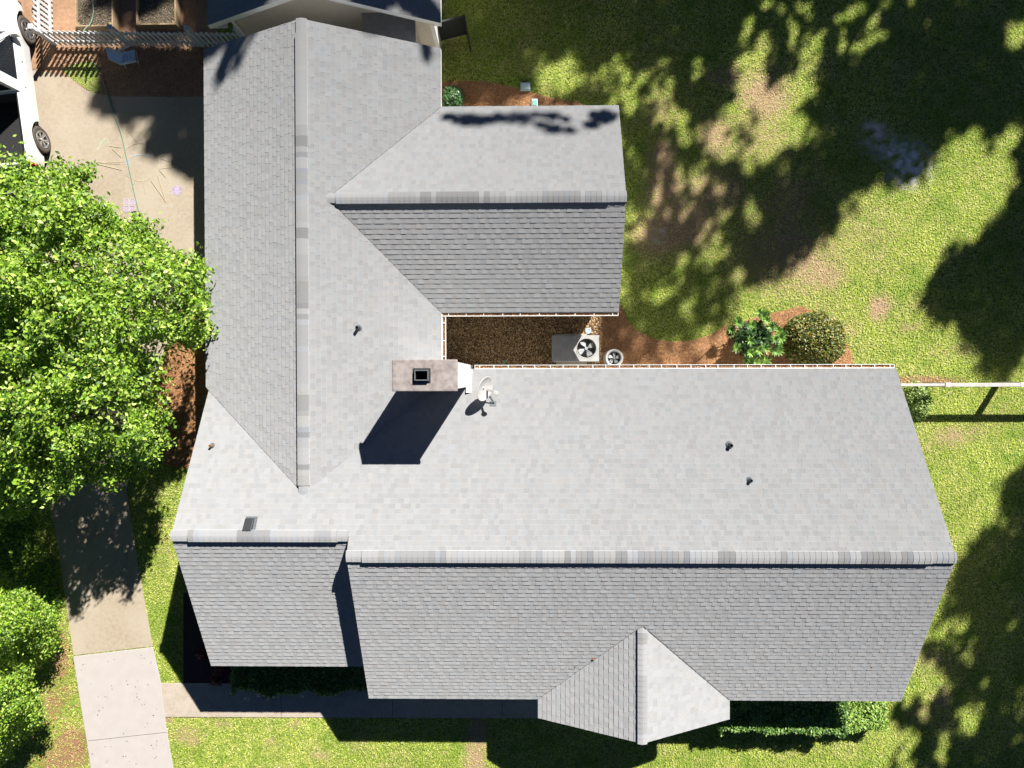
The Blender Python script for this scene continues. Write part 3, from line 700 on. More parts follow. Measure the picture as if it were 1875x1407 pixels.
for k in range(4):
    t = k * math.pi / 4; b.bar((.26 * math.cos(t), .26 * math.sin(t), .70), (-.26 * math.cos(t), -.26 * math.sin(t), .70), .006, .006)
b.build('guard', M['dark_metal'], hp)
def lid(u, v, r, nm, label):
    p = at(u, v, .03); b = MB(); b.lathe([(.001, .025), (r * .55, .025), (r * .6, .04), (r, .035), (r, -.02)], n=24); o = b.build(nm, M['greenplastic'] if r < .07 else M['palebox'], smooth=True); o.location = p
    tag(o, label, 'drain lid')
lid(924, 663, .055, 'drain_lid', 'small green round drain cap in the court beside the long gutter')
lid(1077, 606, .10, 'drain_lid', 'pale green round lid on the sunlit leaves above the air conditioner')
# utility boxes on the north side
p = at(962, 158, .12); b = MB(); b.box(-.16, .16, -.13, .13, -.12, .0); b.box(-.14, .14, -.11, .11, .001, .03); o = b.build('utility_box', M['palebox'], bevel=.02); o.location = p; tag(o, 'pale blue rectangular utility lid on the straw above the east wing', 'utility box')
p = at(979, 188, .35); ub = empty('utility_pedestal', (p[0], p[1], 0), label='small green-topped utility pedestal at the roof edge of the east wing', cat='utility box')
b = MB(); b.box(-.1, .1, -.13, .13, 0, .34); b.build('body', M['palebox'], ub, bevel=.02); b = MB(); b.box(-.065, .065, -.1, .07, .341, .36); b.build('top', M['greenplastic'], ub, bevel=.01)

# ================================================================ FENCES
pf = empty('picket_fence', at(100, 85), label='white picket fence turning a corner between truck, garden beds and garage', cat='fence')
FO = pf.location
c0 = Vector(at(101, 84)); e0 = Vector(at(461, 88)); n0 = Vector(at(96, -60))
def picket_run(a, b_, posts, side):
    d = (b_ - a).normalized(); L = (b_ - a).length; n = Vector((-d.y, d.x, 0)) * side
    r_ = MB()
    for z in (.25, .78): r_.bar(a - FO + Vector((0, 0, z)) + n * .03, b_ - FO + Vector((0, 0, z)) + n * .03, .035, .085)
    r_.build('rail', M['fence'], pf)
    pk = MB(); s = .10
    while s < L - .05:
        p = a + d * s - FO; h = 1.02 + random.uniform(-.01, .01); w = .046
        P = [(-w, .06), (w, .06), (w, h - .05), (0, h), (-w, h - .05)]
        lo = [p + d * x_ + Vector((0, 0, z_)) for x_, z_ in P]; hi = [q - n * .02 for q in lo]
        pk.face(lo); pk.face(hi[::-1])
        for i in range(5): pk.face([lo[i], lo[(i + 1) % 5], hi[(i + 1) % 5], hi[i]])
        s += .168
    pk.build('pickets', M['fence'], pf)
    for f in posts:
        p = a + d * f - FO + n * .06; q = MB(); q.box(p.x - .06, p.x + .06, p.y - .06, p.y + .06, 0, 1.12); q.box(p.x - .075, p.x + .075, p.y - .075, p.y + .075, 1.121, 1.15); q.build('post', M['fence'], pf)
picket_run(c0, e0, (0.0, 2.50, 4.92, (e0 - c0).length - .06), 1)
picket_run(c0, n0, (2.3,), -1)
# white rail fence on the east side
rf = empty('rail_fence', at(1800, 720), label='white single-rail fence running from the house to the right edge', cat='fence')
FO2 = rf.location; zz = 1.16; pA = at(1736, 705, zz); pB = at(1873, 705, zz); sp = pB[0] - pA[0]
ra = MB(); ra.bar(Vector((pA[0] - sp - .1, pA[1], zz - .08)) - FO2, Vector((pA[0] + .02, pA[1], zz - .08)) - FO2, .085, .14); ra.build('rail', M['rail'], rf, bevel=.008)
ra = MB(); ra.bar(Vector((pA[0] + .03, pA[1], zz - .07)) - FO2, Vector((pB[0] + .02, pB[1], zz - .07)) - FO2, .115, .15); ra.build('rail', M['rail'], rf, bevel=.008)
ra = MB(); ra.bar(Vector((pB[0] + .03, pB[1], zz - .07)) - FO2, Vector((pB[0] + 2 * sp, pB[1], zz - .07)) - FO2, .115, .15); ra.build('rail', M['rail'], rf, bevel=.008)
for i in (-1, 0, 1, 2, 3):
    x = pA[0] + i * sp - FO2.x; q = MB(); q.box(x - .08, x + .08, pA[1] - FO2.y - .07, pA[1] - FO2.y + .07, 0, zz + .012); q.build('post', M['rail'], rf, bevel=.006)

# ================================================================ RAISED BEDS, CHAIR, HOSE, CHALK
def raised(u0, u1, v1, label, plank):
    h = .38; x0, x1 = at(u0, v1, h)[0], at(u1, v1, h)[0]; y0 = at(u0, v1, h)[1]; y1 = y0 + 2.4
    o = empty('raised_bed', (x0, y0, 0), label=label, cat='raised bed', group='timber raised garden beds'); w, d, t = x1 - x0, y1 - y0, .05
    for a in ((0, w, 0, t), (0, w, d - t, d), (0, t, t, d - t), (w - t, w, t, d - t)):
        b = MB(); b.box(*a, 0, h); b.build('board', M['wood'], o, bevel=.006)
    for px_, py_ in ((t, t), (w - t - .08, t)):
        b = MB(); b.box(px_ + .002, px_ + .08, py_ + .002, py_ + .08, 0, h - .01); b.build('corner_post', M['wood'], o)
    b = MB(); b.box(t, w - t, t, d - t, .05, h - .08); s = b.build('soil', M['soil'], o)
    m_ = 2500; Pn = np.stack([rng.uniform(t, w - t, m_), rng.uniform(t, d - t, m_), rng.uniform(h - .08, h - .05, m_)], 1)
    tag(quads('plant_litter', Pn, .05, .4, M['chips'], pal(m_, [(.22, .17, .11), (.12, .085, .055), (.09, .11, .03), (.36, .30, .21)], [.3, .4, .18, .12]), o, up=.6), kind='stuff')
raised(137, 207, 49, 'timber raised bed beside the picket fence corner, crossed by the green hose', 0)
raised(249, 322, 46, 'timber raised bed nearer the garage, darker soil in shade', 1)

cb = Vector(at(222, 108)); lc = empty('lounge_chair', cb, label='folding lounge chair with blue straps and white frame in front of the picket fence', cat='chair')
A1, A2 = Vector(at(194, 87.3, .8)) - cb, Vector(at(199.5, 108.5, .8)) - cb; H1, H2 = Vector(at(225.7, 97.5, .32)) - cb, Vector(at(221.5, 119, .32)) - cb; F1, F2 = Vector(at(246, 92.4, .42)) - cb, Vector(at(249.5, 113, .42)) - cb
for nm, a, a2, q, q2 in (('backrest_frame', A1, A2, H1, H2), ('seat_frame', H1, H2, F1, F2)):
    b = MB(); b.tube([q, a, a2, q2], .016, 8); b.build(nm, M['tube'], lc, smooth=True)
for nm, a, a2, q, q2, n_ in (('backrest', A1, A2, H1, H2, 17), ('seat', H1, H2, F1, F2, 12)):
    b = MB()
    for i in range(n_):
        f = (i + .5) / n_; p0_ = a.lerp(q, f); p1_ = a2.lerp(q2, f); dd = (q - a) * (.36 / n_); u_ = Vector((0, 0, .012)) + Vector((0, 0, 0))
        b.face([p0_ - dd + u_, p0_ + dd + u_, p1_ + dd + u_, p1_ - dd + u_])
    o = b.build(nm, M['blue'], lc); md = o.modifiers.new('s', 'SOLIDIFY'); md.thickness = .006
for a, c in (((214.5, 93.5, .56), (236.5, 85, .58)), ((221, 118.5, .56), (240, 110.5, .58))):
    b = MB(); b.bar(Vector(at(*a)) - cb, Vector(at(*c)) - cb, .045, .02); b.build('armrest', M['tube'], lc, bevel=.006)
for side, (a, c, e) in enumerate(((H1, F1, (250, 96)), (H2, F2, (255, 118)))):
    g = Vector(at(*e)) - cb; b = MB(); b.tube([F1 if side == 0 else F2, g], .013, 6); b.build('leg', M['tube'], lc)
    g2 = Vector(at(229 + side * 2, 100 + side * 26)) - cb; b = MB(); b.tube([a + (c - a) * .2 + Vector((0, 0, .2)), a + (c - a) * .2, g2], .013, 6); b.build('leg', M['tube'], lc)
b = MB(); b.tube([Vector(at(250, 96)) - cb + Vector((0, 0, .02)), Vector(at(255, 118)) - cb + Vector((0, 0, .02))], .013, 6); b.build('foot_bar', M['tube'], lc)

b = MB(); hz = [(169, -30, .36), (169, 0, .36), (171, 22, .36), (166, 42, .40), (153, 57, 1.03), (156, 71, .9), (162, 92, .05), (176, 122, .035), (190, 152, .035), (200, 186, .035), (211, 215, .035), (222, 245, .035), (230, 280, .035), (240, 325, .035), (250, 370, .035), (259, 405, .035)]
hp_ = [Vector(at(*q)) for q in hz]; sm = []
for i in range(len(hp_) - 1):
    a, b1, c, d = hp_[max(i - 1, 0)], hp_[i], hp_[i + 1], hp_[min(i + 2, len(hp_) - 1)]
    for k in range(5):
        t = k / 5; sm.append(.5 * (2 * b1 + (c - a) * t + (2 * a - 5 * b1 + 4 * c - d) * t * t + (3 * b1 - a - 3 * c + d) * t ** 3))
b.tube(sm + [hp_[-1]], .014, 6); tag(b.build('garden_hose', M['hose'], smooth=True), 'thin green garden hose crossing the fence and concrete drive', 'hose')

def chalk(name, lines, m, label, w=.018):
    b = MB()
    zc = .0165
    for L in lines:
        for i in range(len(L) - 1):
            zc += .0003; a = Vector(at(*L[i], zc)); c = Vector(at(*L[i + 1], zc)); d = (c - a)
            if d.length < 1e-4: continue
            n = Vector((-d.y, d.x, 0)).normalized() * w * random.uniform(.6, 1.1) / 2; d = d.normalized() * w * .3
            b.face([a - n - d, c - n + d, c + n + d, a + n - d])
    o = b.build(name, m, fixn=False); tag(o, label, 'chalk drawing', 'chalk drawings on the drive')
def circ(cx, cy, rx, ry, n=30, a0=0, a1=6.2832): return [(cx + rx * math.cos(a0 + (a1 - a0) * i / n) + random.uniform(-.6, .6), cy + ry * math.sin(a0 + (a1 - a0) * i / n) + random.uniform(-.6, .6)) for i in range(n + 1)]
rays = [[(229,222),(228,260)],[(231,232),(252,262)],[(256,262),(257,240),(273,262)],[(275,260),(302,228),(294,268)],[(297,272),(313,270),(296,288)],[(294,290),(336,304),(290,309)],[(222,297),(175,297),(222,301)],[(178,300),(222,311)],[(200,267),(222,270)],
        [(292,312),(303,324),(298,316)],[(288,320),(304,370),(276,330)],[(247,330),(240,350)],[(262,332),(266,354)],[(205,272),(222,288)]]
chalk('chalk_drawing', [circ(257, 297, 35, 35, 36)] + rays, M['chalk_y'], 'big yellow chalk sun with pointed rays drawn on the concrete drive')
pet = [circ(237 + dx, 376 + dy, 5.5, 6.5, 12) for dx, dy in ((-5.5, -6), (5.5, -6), (-5.5, 7), (5.5, 7))]
chalk('chalk_drawing', pet, M['chalk_w'], 'white outlined four-petal chalk flower on the drive near the tree edge')
chalk('chalk_drawing', [[(231, 370), (243, 383)], [(243, 370), (231, 383)]] + [[(237 + dx + x * 3, 376 + dy - 4), (237 + dx + x * 3, 376 + dy + 4)] for dx, dy in ((-5.5, -6), (5.5, -6), (-5.5, 7), (5.5, 7)) for x in (-1, 0, 1)], M['chalk_p'], 'purple chalk filling of the four-petal flower on the drive', .03)
chalk('chalk_drawing', [[(324, 349), (324 + 9 * math.cos(t), 349 + 9 * math.sin(t))] for t in np.arange(0, 6.28, .35)], M['chalk_p'], 'small purple chalk starburst right of the big chalk sun', .035)
chalk('chalk_drawing', [circ(312, 353, 4.5, 3.5, 12)], M['chalk_w'], 'small white chalk loop touching the left of the purple starburst')
chalk('chalk_drawing', [[(296, 377), (300, 380), (304, 376), (308, 379), (313, 374), (316, 380), (310, 381)]], M['chalk_w'], 'short white chalk squiggle beneath the purple starburst')
chalk('chalk_drawing', [circ(338, 396, 9, 6, 12, 2.5, 5)], M['chalk_w'], 'faint white chalk arc near the house shadow, lowest of the drawings')
chalk('chalk_drawing', [[(180, 270), (178, 275), (183, 268), (184, 262), (188, 258), (194, 253), (190, 258), (185, 264)], [(196, 255), (199, 262)]], M['chalk_g'], 'pale green chalk scribble left of the big chalk sun', .02)
chalk('chalk_drawing', [[(230, 294), (239, 293)], [(231, 297), (240, 296)], [(230, 300), (238, 300)], [(231, 304), (237, 303)], circ(258, 290, 20, 6, 14, 3.4, 6)], M['chalk_b'], 'faint blue chalk smudge inside the yellow chalk sun', .03)

# ================================================================ SMALL THINGS
def leaf_thing(u, v, z, s, label, rot=0):
    p = at(u, v, z); b = MB(); pts = []
    for i in range(9): t = 2 * math.pi * i / 9; r = s * (1 if i % 2 else .45); pts.append((r * math.cos(t + rot), r * math.sin(t + rot), .02 + .25 * s * abs(math.cos(2 * t))))
    for i in range(9): b.face([(0, 0, .01), pts[i], pts[(i + 1) % 9]])
    o = b.build('dead_leaf', M['bark_chip']); o.location = p; md = o.modifiers.new('s', 'SOLIDIFY'); md.thickness = .003; tag(o, label, 'leaf')
x, y, z = onplane(1087, 1206, pAS); leaf_thing(1087, 1206, z, .06, 'curled brown dead leaf on the south roof slope left of the porch gable')
x, y, z = onplane(1053, 1221, pAS); leaf_thing(1053, 1221, z, .025, 'tiny brown twig on the south roof slope beside the dead leaf', 1)
x, y, z = onplane(1597, 1221, pAS); leaf_thing(1597, 1221, z, .02, 'tiny dark speck of debris near the right end of south slope', 2)
# round pot by the walk
p = at(921, 1277, .3); b = MB(); b.lathe([(.02, -.05), (.13, -.05), (.15, 0), (.165, 0), (.13, -.28), (.001, -.28)], n=28); pot = b.build('pot', M['terracotta'], smooth=True); pot.location = p; tag(pot, 'round grey flower pot at the eave edge beside the walk', 'pot')

# ================================================================ FOLIAGE
LG = [(.19, .33, .022), (.28, .43, .04), (.10, .21, .018), (.40, .50, .11), (.045, .10, .012)]
def rosettes(centres, per, rad, flat=.6):
    n = len(centres); P = np.repeat(centres, per, 0); o = rng.normal(size=(n * per, 3)) * rad; o[:, 2] *= flat; return P + o
def limbs(parent, base, tops, r0, m=None, name='trunk', fork=.45):
    b = MB(); base = Vector(base); c = Vector(np.mean(tops, 0)); f = base.lerp(Vector((c.x, c.y, c.z)), fork)
    mid = base.lerp(f, .5) + Vector((random.uniform(-.1, .1), random.uniform(-.1, .1), 0))
    b.tube([base, base + (mid - base) * .15, mid, f], [r0 * 1.3, r0, r0 * .85, r0 * .7], 10); b.build(name, M['bark'], parent, smooth=True)
    b = MB()
    for t in tops:
        t = Vector(t); L = (t - f); m1 = f + L * .4 + Vector((random.uniform(-.3, .3), random.uniform(-.3, .3), random.uniform(0, .25))) * L.length * .25; m2 = f + L * .75 + Vector((random.uniform(-.2, .2), random.uniform(-.2, .2), .1)) * L.length * .2
        b.tube([f, m1, m2, t], [r0 * .5, r0 * .3, r0 * .15, r0 * .04], 6)
        for _ in range(3):
            s_ = m1.lerp(t, random.uniform(.1, .8)); q = s_ + Vector((random.uniform(-1, 1), random.uniform(-1, 1), random.uniform(-.2, .6))) * L.length * .22; b.tube([s_, s_.lerp(q, .5) + Vector((0, 0, .05)), q], [r0 * .14, r0 * .09, r0 * .03], 5)
    b.build('limbs', M['bark'], parent, smooth=True)
def edge_dist(U, V, P):
    d = np.full(len(U), 1e9)
    for i in range(len(P)):
        x0, y0 = P[i]; x1, y1 = P[(i + 1) % len(P)]; dx, dy = x1 - x0, y1 - y0
        t = np.clip(((U - x0) * dx + (V - y0) * dy) / (dx * dx + dy * dy + 1e-9), 0, 1); d = np.minimum(d, np.hypot(U - x0 - t * dx, V - y0 - t * dy))
    return d
def crown(poly, n, zlo, zhi, dmax, wob=14):
    """cluster centres filling a crown: outline measured in the photo, height rising from zlo at the rim to zhi"""
    us = [p[0] for p in poly]; vs = [p[1] for p in poly]
    U = rng.uniform(min(us) - 10, max(us) + 10, n); V = rng.uniform(min(vs) - 10, max(vs) + 10, n)
    Uw = U + (vnoise(U * .045, V * .045, 21) - .5) * wob * 2; Vw = V + (vnoise(U * .045, V * .045, 22) - .5) * wob * 2
    k = inpoly(Uw, Vw, poly); U, V, Uw, Vw = U[k], V[k], Uw[k], Vw[k]
    d = edge_dist(Uw, Vw, poly); g = 1 - (1 - np.clip(d / dmax, 0, 1)) ** 2
    lump = vnoise(U * .022, V * .022, 31); lump2 = vnoise(U * .06, V * .06, 32)
    Z = zlo + (zhi - zlo) * g * (.62 + .38 * lump) + (vnoise(U * .030, V * .030, 33) - .5) * 1.9 + (lump2 - .5) * 1.0
    depth = rng.random(len(U)) ** 2.2 * (.3 + 1.7 * g)          # leaf layers below the surface
    return atN(U, V, Z), depth, lump2
BIG = [(-260,300),(-120,262),(0,268),(28,262),(45,290),(75,305),(90,292),(110,295),(128,296),(150,292),(160,320),(150,350),(160,355),(178,375),(200,375),(215,395),(228,400),(250,405),(275,400),(285,435),(318,443),(330,462),(352,470),(370,470),
       (384,505),(375,540),(388,580),(388,610),(365,640),(348,650),(330,668),(318,692),(300,690),(292,720),(296,760),(300,800),(285,830),(262,860),(225,880),(205,892),(170,880),(120,905),(90,900),(72,950),(50,935),(0,960),(-120,1000),(-260,900),(-330,620)]
BIG = [(u - 9 if u > 300 else u, v) for u, v in BIG]
tree = empty('shade_tree', (-16.6, 1.2, 0), label='big spreading tree with bright green leaves overhanging the drive at left', cat='tree')
TL = np.array([-16.6, 1.2, 0])
P, dep, lu = crown(BIG, 24000, 3.7, 6.5, 190, 17)
gap = vnoise(P[:, 0] * 1.25, P[:, 1] * 1.25, 41) * .6 + vnoise(P[:, 0] * 2.9, P[:, 1] * 2.9, 42) * .4
gap2 = vnoise(P[:, 0] * 1.9, P[:, 1] * 1.9, 43) * .55 + vnoise(P[:, 0] * 4.2, P[:, 1] * 4.2, 44) * .45; keep = ((gap > .35) & (gap2 > .395)) | (rng.random(len(P)) < .08); P, dep = P[keep], dep[keep]
P[:, 2] -= dep; Pl = rosettes(P - TL, 10, .10)
C = pal(len(Pl), LG, [.27, .30, .2, .13, .10], .14)
Pi, di, li = crown(BIG, 5000, 3.4, 5.6, 190, 10); ki = di > .55; Pi = Pi[ki]; Pi[:, 2] -= di[ki] * 1.0 + 1.4; Pi[:, 2] = np.maximum(Pi[:, 2], 2.6)
ki = ~((Pi[:, 0] > -11.4) & (Pi[:, 1] < 2.4)) | (rng.random(len(Pi)) < .15); Pi = Pi[ki]
Pl = np.concatenate([Pl, rosettes(Pi - TL, 10, .16)]); C = np.concatenate([C, pal(len(Pi) * 10, [LG[0], LG[2], LG[4]], None, .1)])
quads('crown', Pl, .108 * rng.choice([.65, .85, 1, 1.2, 1.45], len(Pl)), .55, M['leaf'], C, tree, up=.38)
idx = rng.choice(len(P), 26, replace=False); limbs(tree, (0, 0, -.1), [tuple(q) for q in (P[idx] - TL)], .26, fork=.42)
print('big tree leaves', len(Pl))
LOW = [(-200,1030),(-60,1050),(0,1062),(30,1075),(45,1090),(70,1105),(95,1140),(100,1175),(90,1205),(60,1215),(50,1240),(45,1260),(65,1290),(68,1330),(50,1350),(25,1370),(10,1395),(-20,1420),(-120,1460),(-260,1300)]
t2 = empty('leafy_tree', (-17.6, -9.6, 0), label='smaller dense leafy tree at the lower left corner beside the drive', cat='tree'); T2 = np.array([-17.6, -9.6, 0])
P, dep, lu = crown(LOW, 6500, 1.2, 4.0, 110, 9); P[:, 2] -= dep * .8; P[:, 2] = np.maximum(P[:, 2], .3)
Pl = rosettes(P - T2, 13, .09); quads('crown', Pl, .09, .5, M['leaf'], pal(len(Pl), LG, [.27, .3, .2, .13, .10], .14), t2, up=.45)
limbs(t2, (0, 0, -.1), [tuple(q) for q in (P[rng.choice(len(P), 12)] - T2)], .13)
# dark undergrowth strip between the trees, in the big tree's shade
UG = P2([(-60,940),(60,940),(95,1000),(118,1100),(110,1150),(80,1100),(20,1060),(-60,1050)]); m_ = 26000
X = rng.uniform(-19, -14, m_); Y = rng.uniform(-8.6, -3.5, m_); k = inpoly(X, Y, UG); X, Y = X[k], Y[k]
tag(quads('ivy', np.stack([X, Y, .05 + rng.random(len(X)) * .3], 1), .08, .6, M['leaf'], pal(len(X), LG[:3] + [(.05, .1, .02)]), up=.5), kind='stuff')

def bush(name, label, c, rad, n, size, asp, cols, w, m='leaf', shell=.75, group=None, up=.35, per=6, sp=.05, cat='shrub', stem=True):
    """c: base centre; rad: (rx, ry, h)"""
    o = empty(name, c, label=label, cat=cat, group=group); d = rng.normal(size=(n, 3)); d[:, 2] = np.abs(d[:, 2]); d /= np.linalg.norm(d, axis=1)[:, None]
    r = (shell + (1 - shell) * rng.random(n)) * (1 + .10 * (vnoise(d[:, 0] * 4 + 7, d[:, 1] * 4 + 3, 55) - .5)); q = d * r[:, None] * np.array(rad); q[:, 2] = q[:, 2] * .9 + .12 * rad[2]
    Pl = rosettes(q, per, sp, 1); Pl[:, 2] = np.maximum(Pl[:, 2], .03); quads('foliage', Pl, size, asp, M[m], pal(len(Pl), cols, w), o, up=up)
    if stem:
        b = MB()
        for i in range(7):
            t = i * .9; e = Vector((rad[0] * .55 * math.cos(t), rad[1] * .55 * math.sin(t), rad[2] * .8)); b.tube([(0, 0, -.05), e * .5 + Vector((0, 0, .1)), e], [.03, .02, .008], 5)
        b.build('stems', M['bark'], o)
    return o
c = at(1497, 622, .7); bush('round_bush', 'clipped round bush with olive and bronze leaves beside the upper eave', (c[0], c[1], 0), (.95, .90, 1.35), 6400, .085, .5, [(.10, .15, .02), (.22, .22, .035), (.30, .20, .03), (.04, .07, .015), (.34, .36, .14)], [.3, .27, .18, .15, .1], shell=.85, m='gloss_leaf', per=3, sp=.03)
# large-leaf shrub built of radiating leaf whorls
c = at(1378, 622, .5); o = empty('leafy_shrub', (c[0], c[1], 0), label='dark green shrub with whorls of large glossy leaves left of the round bush', cat='shrub'); cs = []
for i in range(34):
    t = random.uniform(0, 6.28); r = .84 * math.sqrt(random.uniform(.12, 1)); cs.append((r * math.cos(t), r * math.sin(t), .55 + .75 * (1 - (r / .95) ** 2) + random.uniform(-.18, .18)))
PL, LD, ND = [], [], []
for cx_, cy_, cz_ in cs:
    if abs(cx_ + .02) < .2 and 0.0 < cy_ < .38: continue
    k_ = random.randint(18, 26); R0 = random.uniform(.13, .19)
    for j in range(k_):
        t = 6.283 * j / k_ * 2.4; e = .1 + .9 * j / k_; d = Vector((math.cos(t), math.sin(t), .1 + .9 * (1 - e))).normalized(); PL.append((cx_ + d.x * R0 * .6, cy_ + d.y * R0 * .6, cz_ + d.z * R0 * .5)); LD.append(tuple(d))
PL = np.array(PL); LD = np.array(LD)
quads('foliage', PL, np.full(len(PL), .2) * rng.uniform(.75, 1.15, len(PL)), .3, M['gloss_leaf'], pal(len(PL), [(.08, .19, .025), (.14, .28, .035), (.26, .40, .08), (.04, .09, .02)], [.33, .3, .25, .12]), o, up=.85, length_dir=LD)
n_ = 2600; d = rng.normal(size=(n_, 3)); d /= np.linalg.norm(d, axis=1)[:, None]; Q = d * rng.uniform(.3, .95, (n_, 1)) * np.array([.66, .64, .5]) + np.array([0, 0, .55]); quads('inner_foliage', Q, .15, .4, M['gloss_leaf'], pal(n_, [(.035, .09, .02), (.05, .12, .03)]), o, up=.3)
b = MB()
for q in cs[:12]: b.tube([(0, 0, -.05), (q[0] * .4, q[1] * .4, .3), q], [.03, .02, .01], 5)
b.build('stems', M['bark'], o)
c = at(829, 178, .3); bush('small_shrub', 'small dark glossy shrub in the inner corner of the north straw bed', (c[0], c[1], 0), (.30, .34, .55), 420, .13, .42, [(.04, .11, .03), (.07, .17, .045), (.11, .22, .07)], [.4, .35, .25], m='gloss_leaf', per=3, shell=.5)
c = at(1686, 735, .4); bush('vine_bush', 'loose pale green bush against the east gable under the white rail', (c[0], c[1], 0), (.30, .62, .7), 1100, .085, .5, [(.26, .38, .08), (.40, .48, .18), (.12, .2, .04)], [.4, .35, .25], per=3, shell=.4)
def hedge(name, label, u0, u1, v0, v1, h, n, cols, w, lean=.0):
    a = at(u0, v1, h); b_ = at(u1, v0, h); X = rng.uniform(a[0], b_[0], n); T = rng.random(n); edge = vnoise(X * 2.3, X * 0, 61) * .28 - .12
    Y = a[1] - edge + (b_[1] - a[1] + edge) * T; o = empty(name, ((a[0] + b_[0]) / 2, (a[1] + b_[1]) / 2, 0), label=label, cat='hedge')
    top = h * (.88 + .18 * vnoise(X * 3, Y * 3, 62)); Z = top - rng.random(n) ** 2 * h * .5
    k = rng.random(n) < .3; Y[k] = (a[1] - edge[k]) + rng.random(k.sum()) * .12; Z[k] = rng.random(k.sum()) * h
    k2 = rng.random(n) < .08; X[k2] = np.where(rng.random(k2.sum()) < .5, a[0], b_[0]); Z[k2] = rng.random(k2.sum()) * h
    Pn = np.stack([X, Y, Z], 1) - np.array(o.location); Pn += rng.normal(size=Pn.shape) * .03
    quads('foliage', Pn, .085, .55, M['leaf'], pal(len(Pn), cols, w), o, up=.45)
    b = MB(); s_ = a[0] + .3
    while s_ < b_[0] - .1:
        b.tube([(s_ - o.location.x, 0, -.05), (s_ - o.location.x + .1, .05, h * .5), (s_ - o.location.x - .1, -.05, h * .8)], [.025, .018, .008], 5); s_ += .55
    b.build('stems', M['bark'], o)
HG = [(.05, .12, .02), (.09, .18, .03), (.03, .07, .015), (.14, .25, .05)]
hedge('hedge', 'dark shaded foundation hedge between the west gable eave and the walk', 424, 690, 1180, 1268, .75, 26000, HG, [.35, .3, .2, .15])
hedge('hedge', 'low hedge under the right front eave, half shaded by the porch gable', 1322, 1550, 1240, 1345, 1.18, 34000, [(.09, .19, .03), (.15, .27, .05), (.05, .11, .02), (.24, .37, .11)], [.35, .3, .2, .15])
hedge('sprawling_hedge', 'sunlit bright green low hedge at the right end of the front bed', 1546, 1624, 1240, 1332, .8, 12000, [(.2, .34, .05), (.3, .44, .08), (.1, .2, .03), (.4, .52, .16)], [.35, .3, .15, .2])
# red plants in the shaded bed, white flowers at the hedge
for i, (u, v) in enumerate(((392, 1248), (370, 1200), (402, 1228))):
    c = at(u, v, .2); bush('red_plant', ('dark red leafy plant at the walk edge in shade', 'dark red leafy plant deep in the shaded bed left of the eave', 'dark red leafy plant tucked at the left end of the hedge')[i], (c[0], c[1], 0), (.17, .15, .32), 110, .1, .45, [(.14, .012, .014), (.08, .01, .01), (.05, .012, .012)], [.4, .35, .25], m='red', per=3, shell=.3, group='red plants in the shaded bed', cat='plant', stem=False)
for i, (u, v) in enumerate(((453, 1279), (472, 1273), (501, 1276), (552, 1275))):
    c = at(u, v, .45); b = MB()
    for j in range(7):
        q = Vector((random.uniform(-.07, .07), random.uniform(-.04, .04), random.uniform(-.02, .03)))
        for k_ in range(5):
            t = 6.283 * k_ / 5; b.face([q, q + Vector((.018 * math.cos(t - .4), .018 * math.sin(t - .4), .01)), q + Vector((.024 * math.cos(t), .024 * math.sin(t), .012)), q + Vector((.018 * math.cos(t + .4), .018 * math.sin(t + .4), .01))])
    b.tube([(0, .03, 0), (0, .12, -.40)], .006, 4)
    o = b.build('flower_cluster', mat('petal', (.85, .8, .55), .6)); o.location = c
    tag(o, ('pale flower cluster at the hedge edge, leftmost and largest', 'pale flower cluster at the hedge edge, second from the left', 'pale flower cluster at the hedge edge just left of the walk joint', 'pale flower cluster at the hedge edge right of the walk joint')[i], 'flower', 'pale flowers along the hedge')
# rotten stick / branch in the straw bed
b = MB(); b.tube([Vector(at(1275, 664, .03)), Vector(at(1290, 650, .06)), Vector(at(1302, 635, .05)), Vector(at(1313, 622, .1))], [.014, .012, .009, .004], 6)
b.tube([Vector(at(1302, 635, .05)), Vector(at(1306, 622, .12))], [.007, .003], 5); tag(b.build('fallen_branch', M['bark'], smooth=True), 'thin dark fallen branch lying on the orange straw bed left of the leafy shrub', 'branch')

# ================================================================ TALL TREES OUTSIDE THE PICTURE (they shade the lawn)
def cr(ox, oy, s, L): return [(ox + x / s, oy + y / s) for x, y in L]
DARK = [[(800,-60),(1960,-60),(1960,300),(1875,300)] + cr(1125, 0, 2.5, [(1870,600),(1840,520),(1800,550),(1760,600),(1700,690),(1690,570),(1590,600),(1480,660),(1490,700),(1430,780),(1320,850),(1200,820),(1110,870),(1080,960),(990,1060),(900,1100),(880,1180),(850,1190),(790,1180),(780,1270),(700,1285),(560,1320),(510,1400)]) +
        [(1322,600),(1310,620),(1290,668),(1100,668),(1100,575),(1140,560),(1150,420),(1135,240),(1130,192),(806,192)],
        [(1960,270),(1868,278),(1865,330),(1845,390),(1800,420),(1780,460),(1745,450),(1735,480),(1700,510),(1688,560),(1700,578),(1765,600),(1770,625),(1795,650),(1795,690),(1850,690),(1880,640),(1960,640)],
        [(1960,830),(1865,862),(1838,900),(1825,975),(1780,985),(1765,1030),(1742,1050),(1738,1100),(1712,1135),(1690,1180),(1700,1210),(1730,1225),(1745,1255),(1700,1290),(1640,1290),(1630,1310),(1650,1330),(1690,1330),(1665,1360),(1640,1380),(1622,1420),(1700,1460),(1960,1460)],
        [(186,96),(250,88),(372,85),(380,250),(352,250),(335,262),(300,288),(262,285),(256,262),(290,238),(266,205),(236,236),(205,212),(160,188),(176,168),(184,130)],
        [(200,-60),(395,-60),(395,70),(372,85),(330,62),(325,20),(300,40),(250,60),(240,52),(205,50),(196,30),(160,45),(175,20)]]
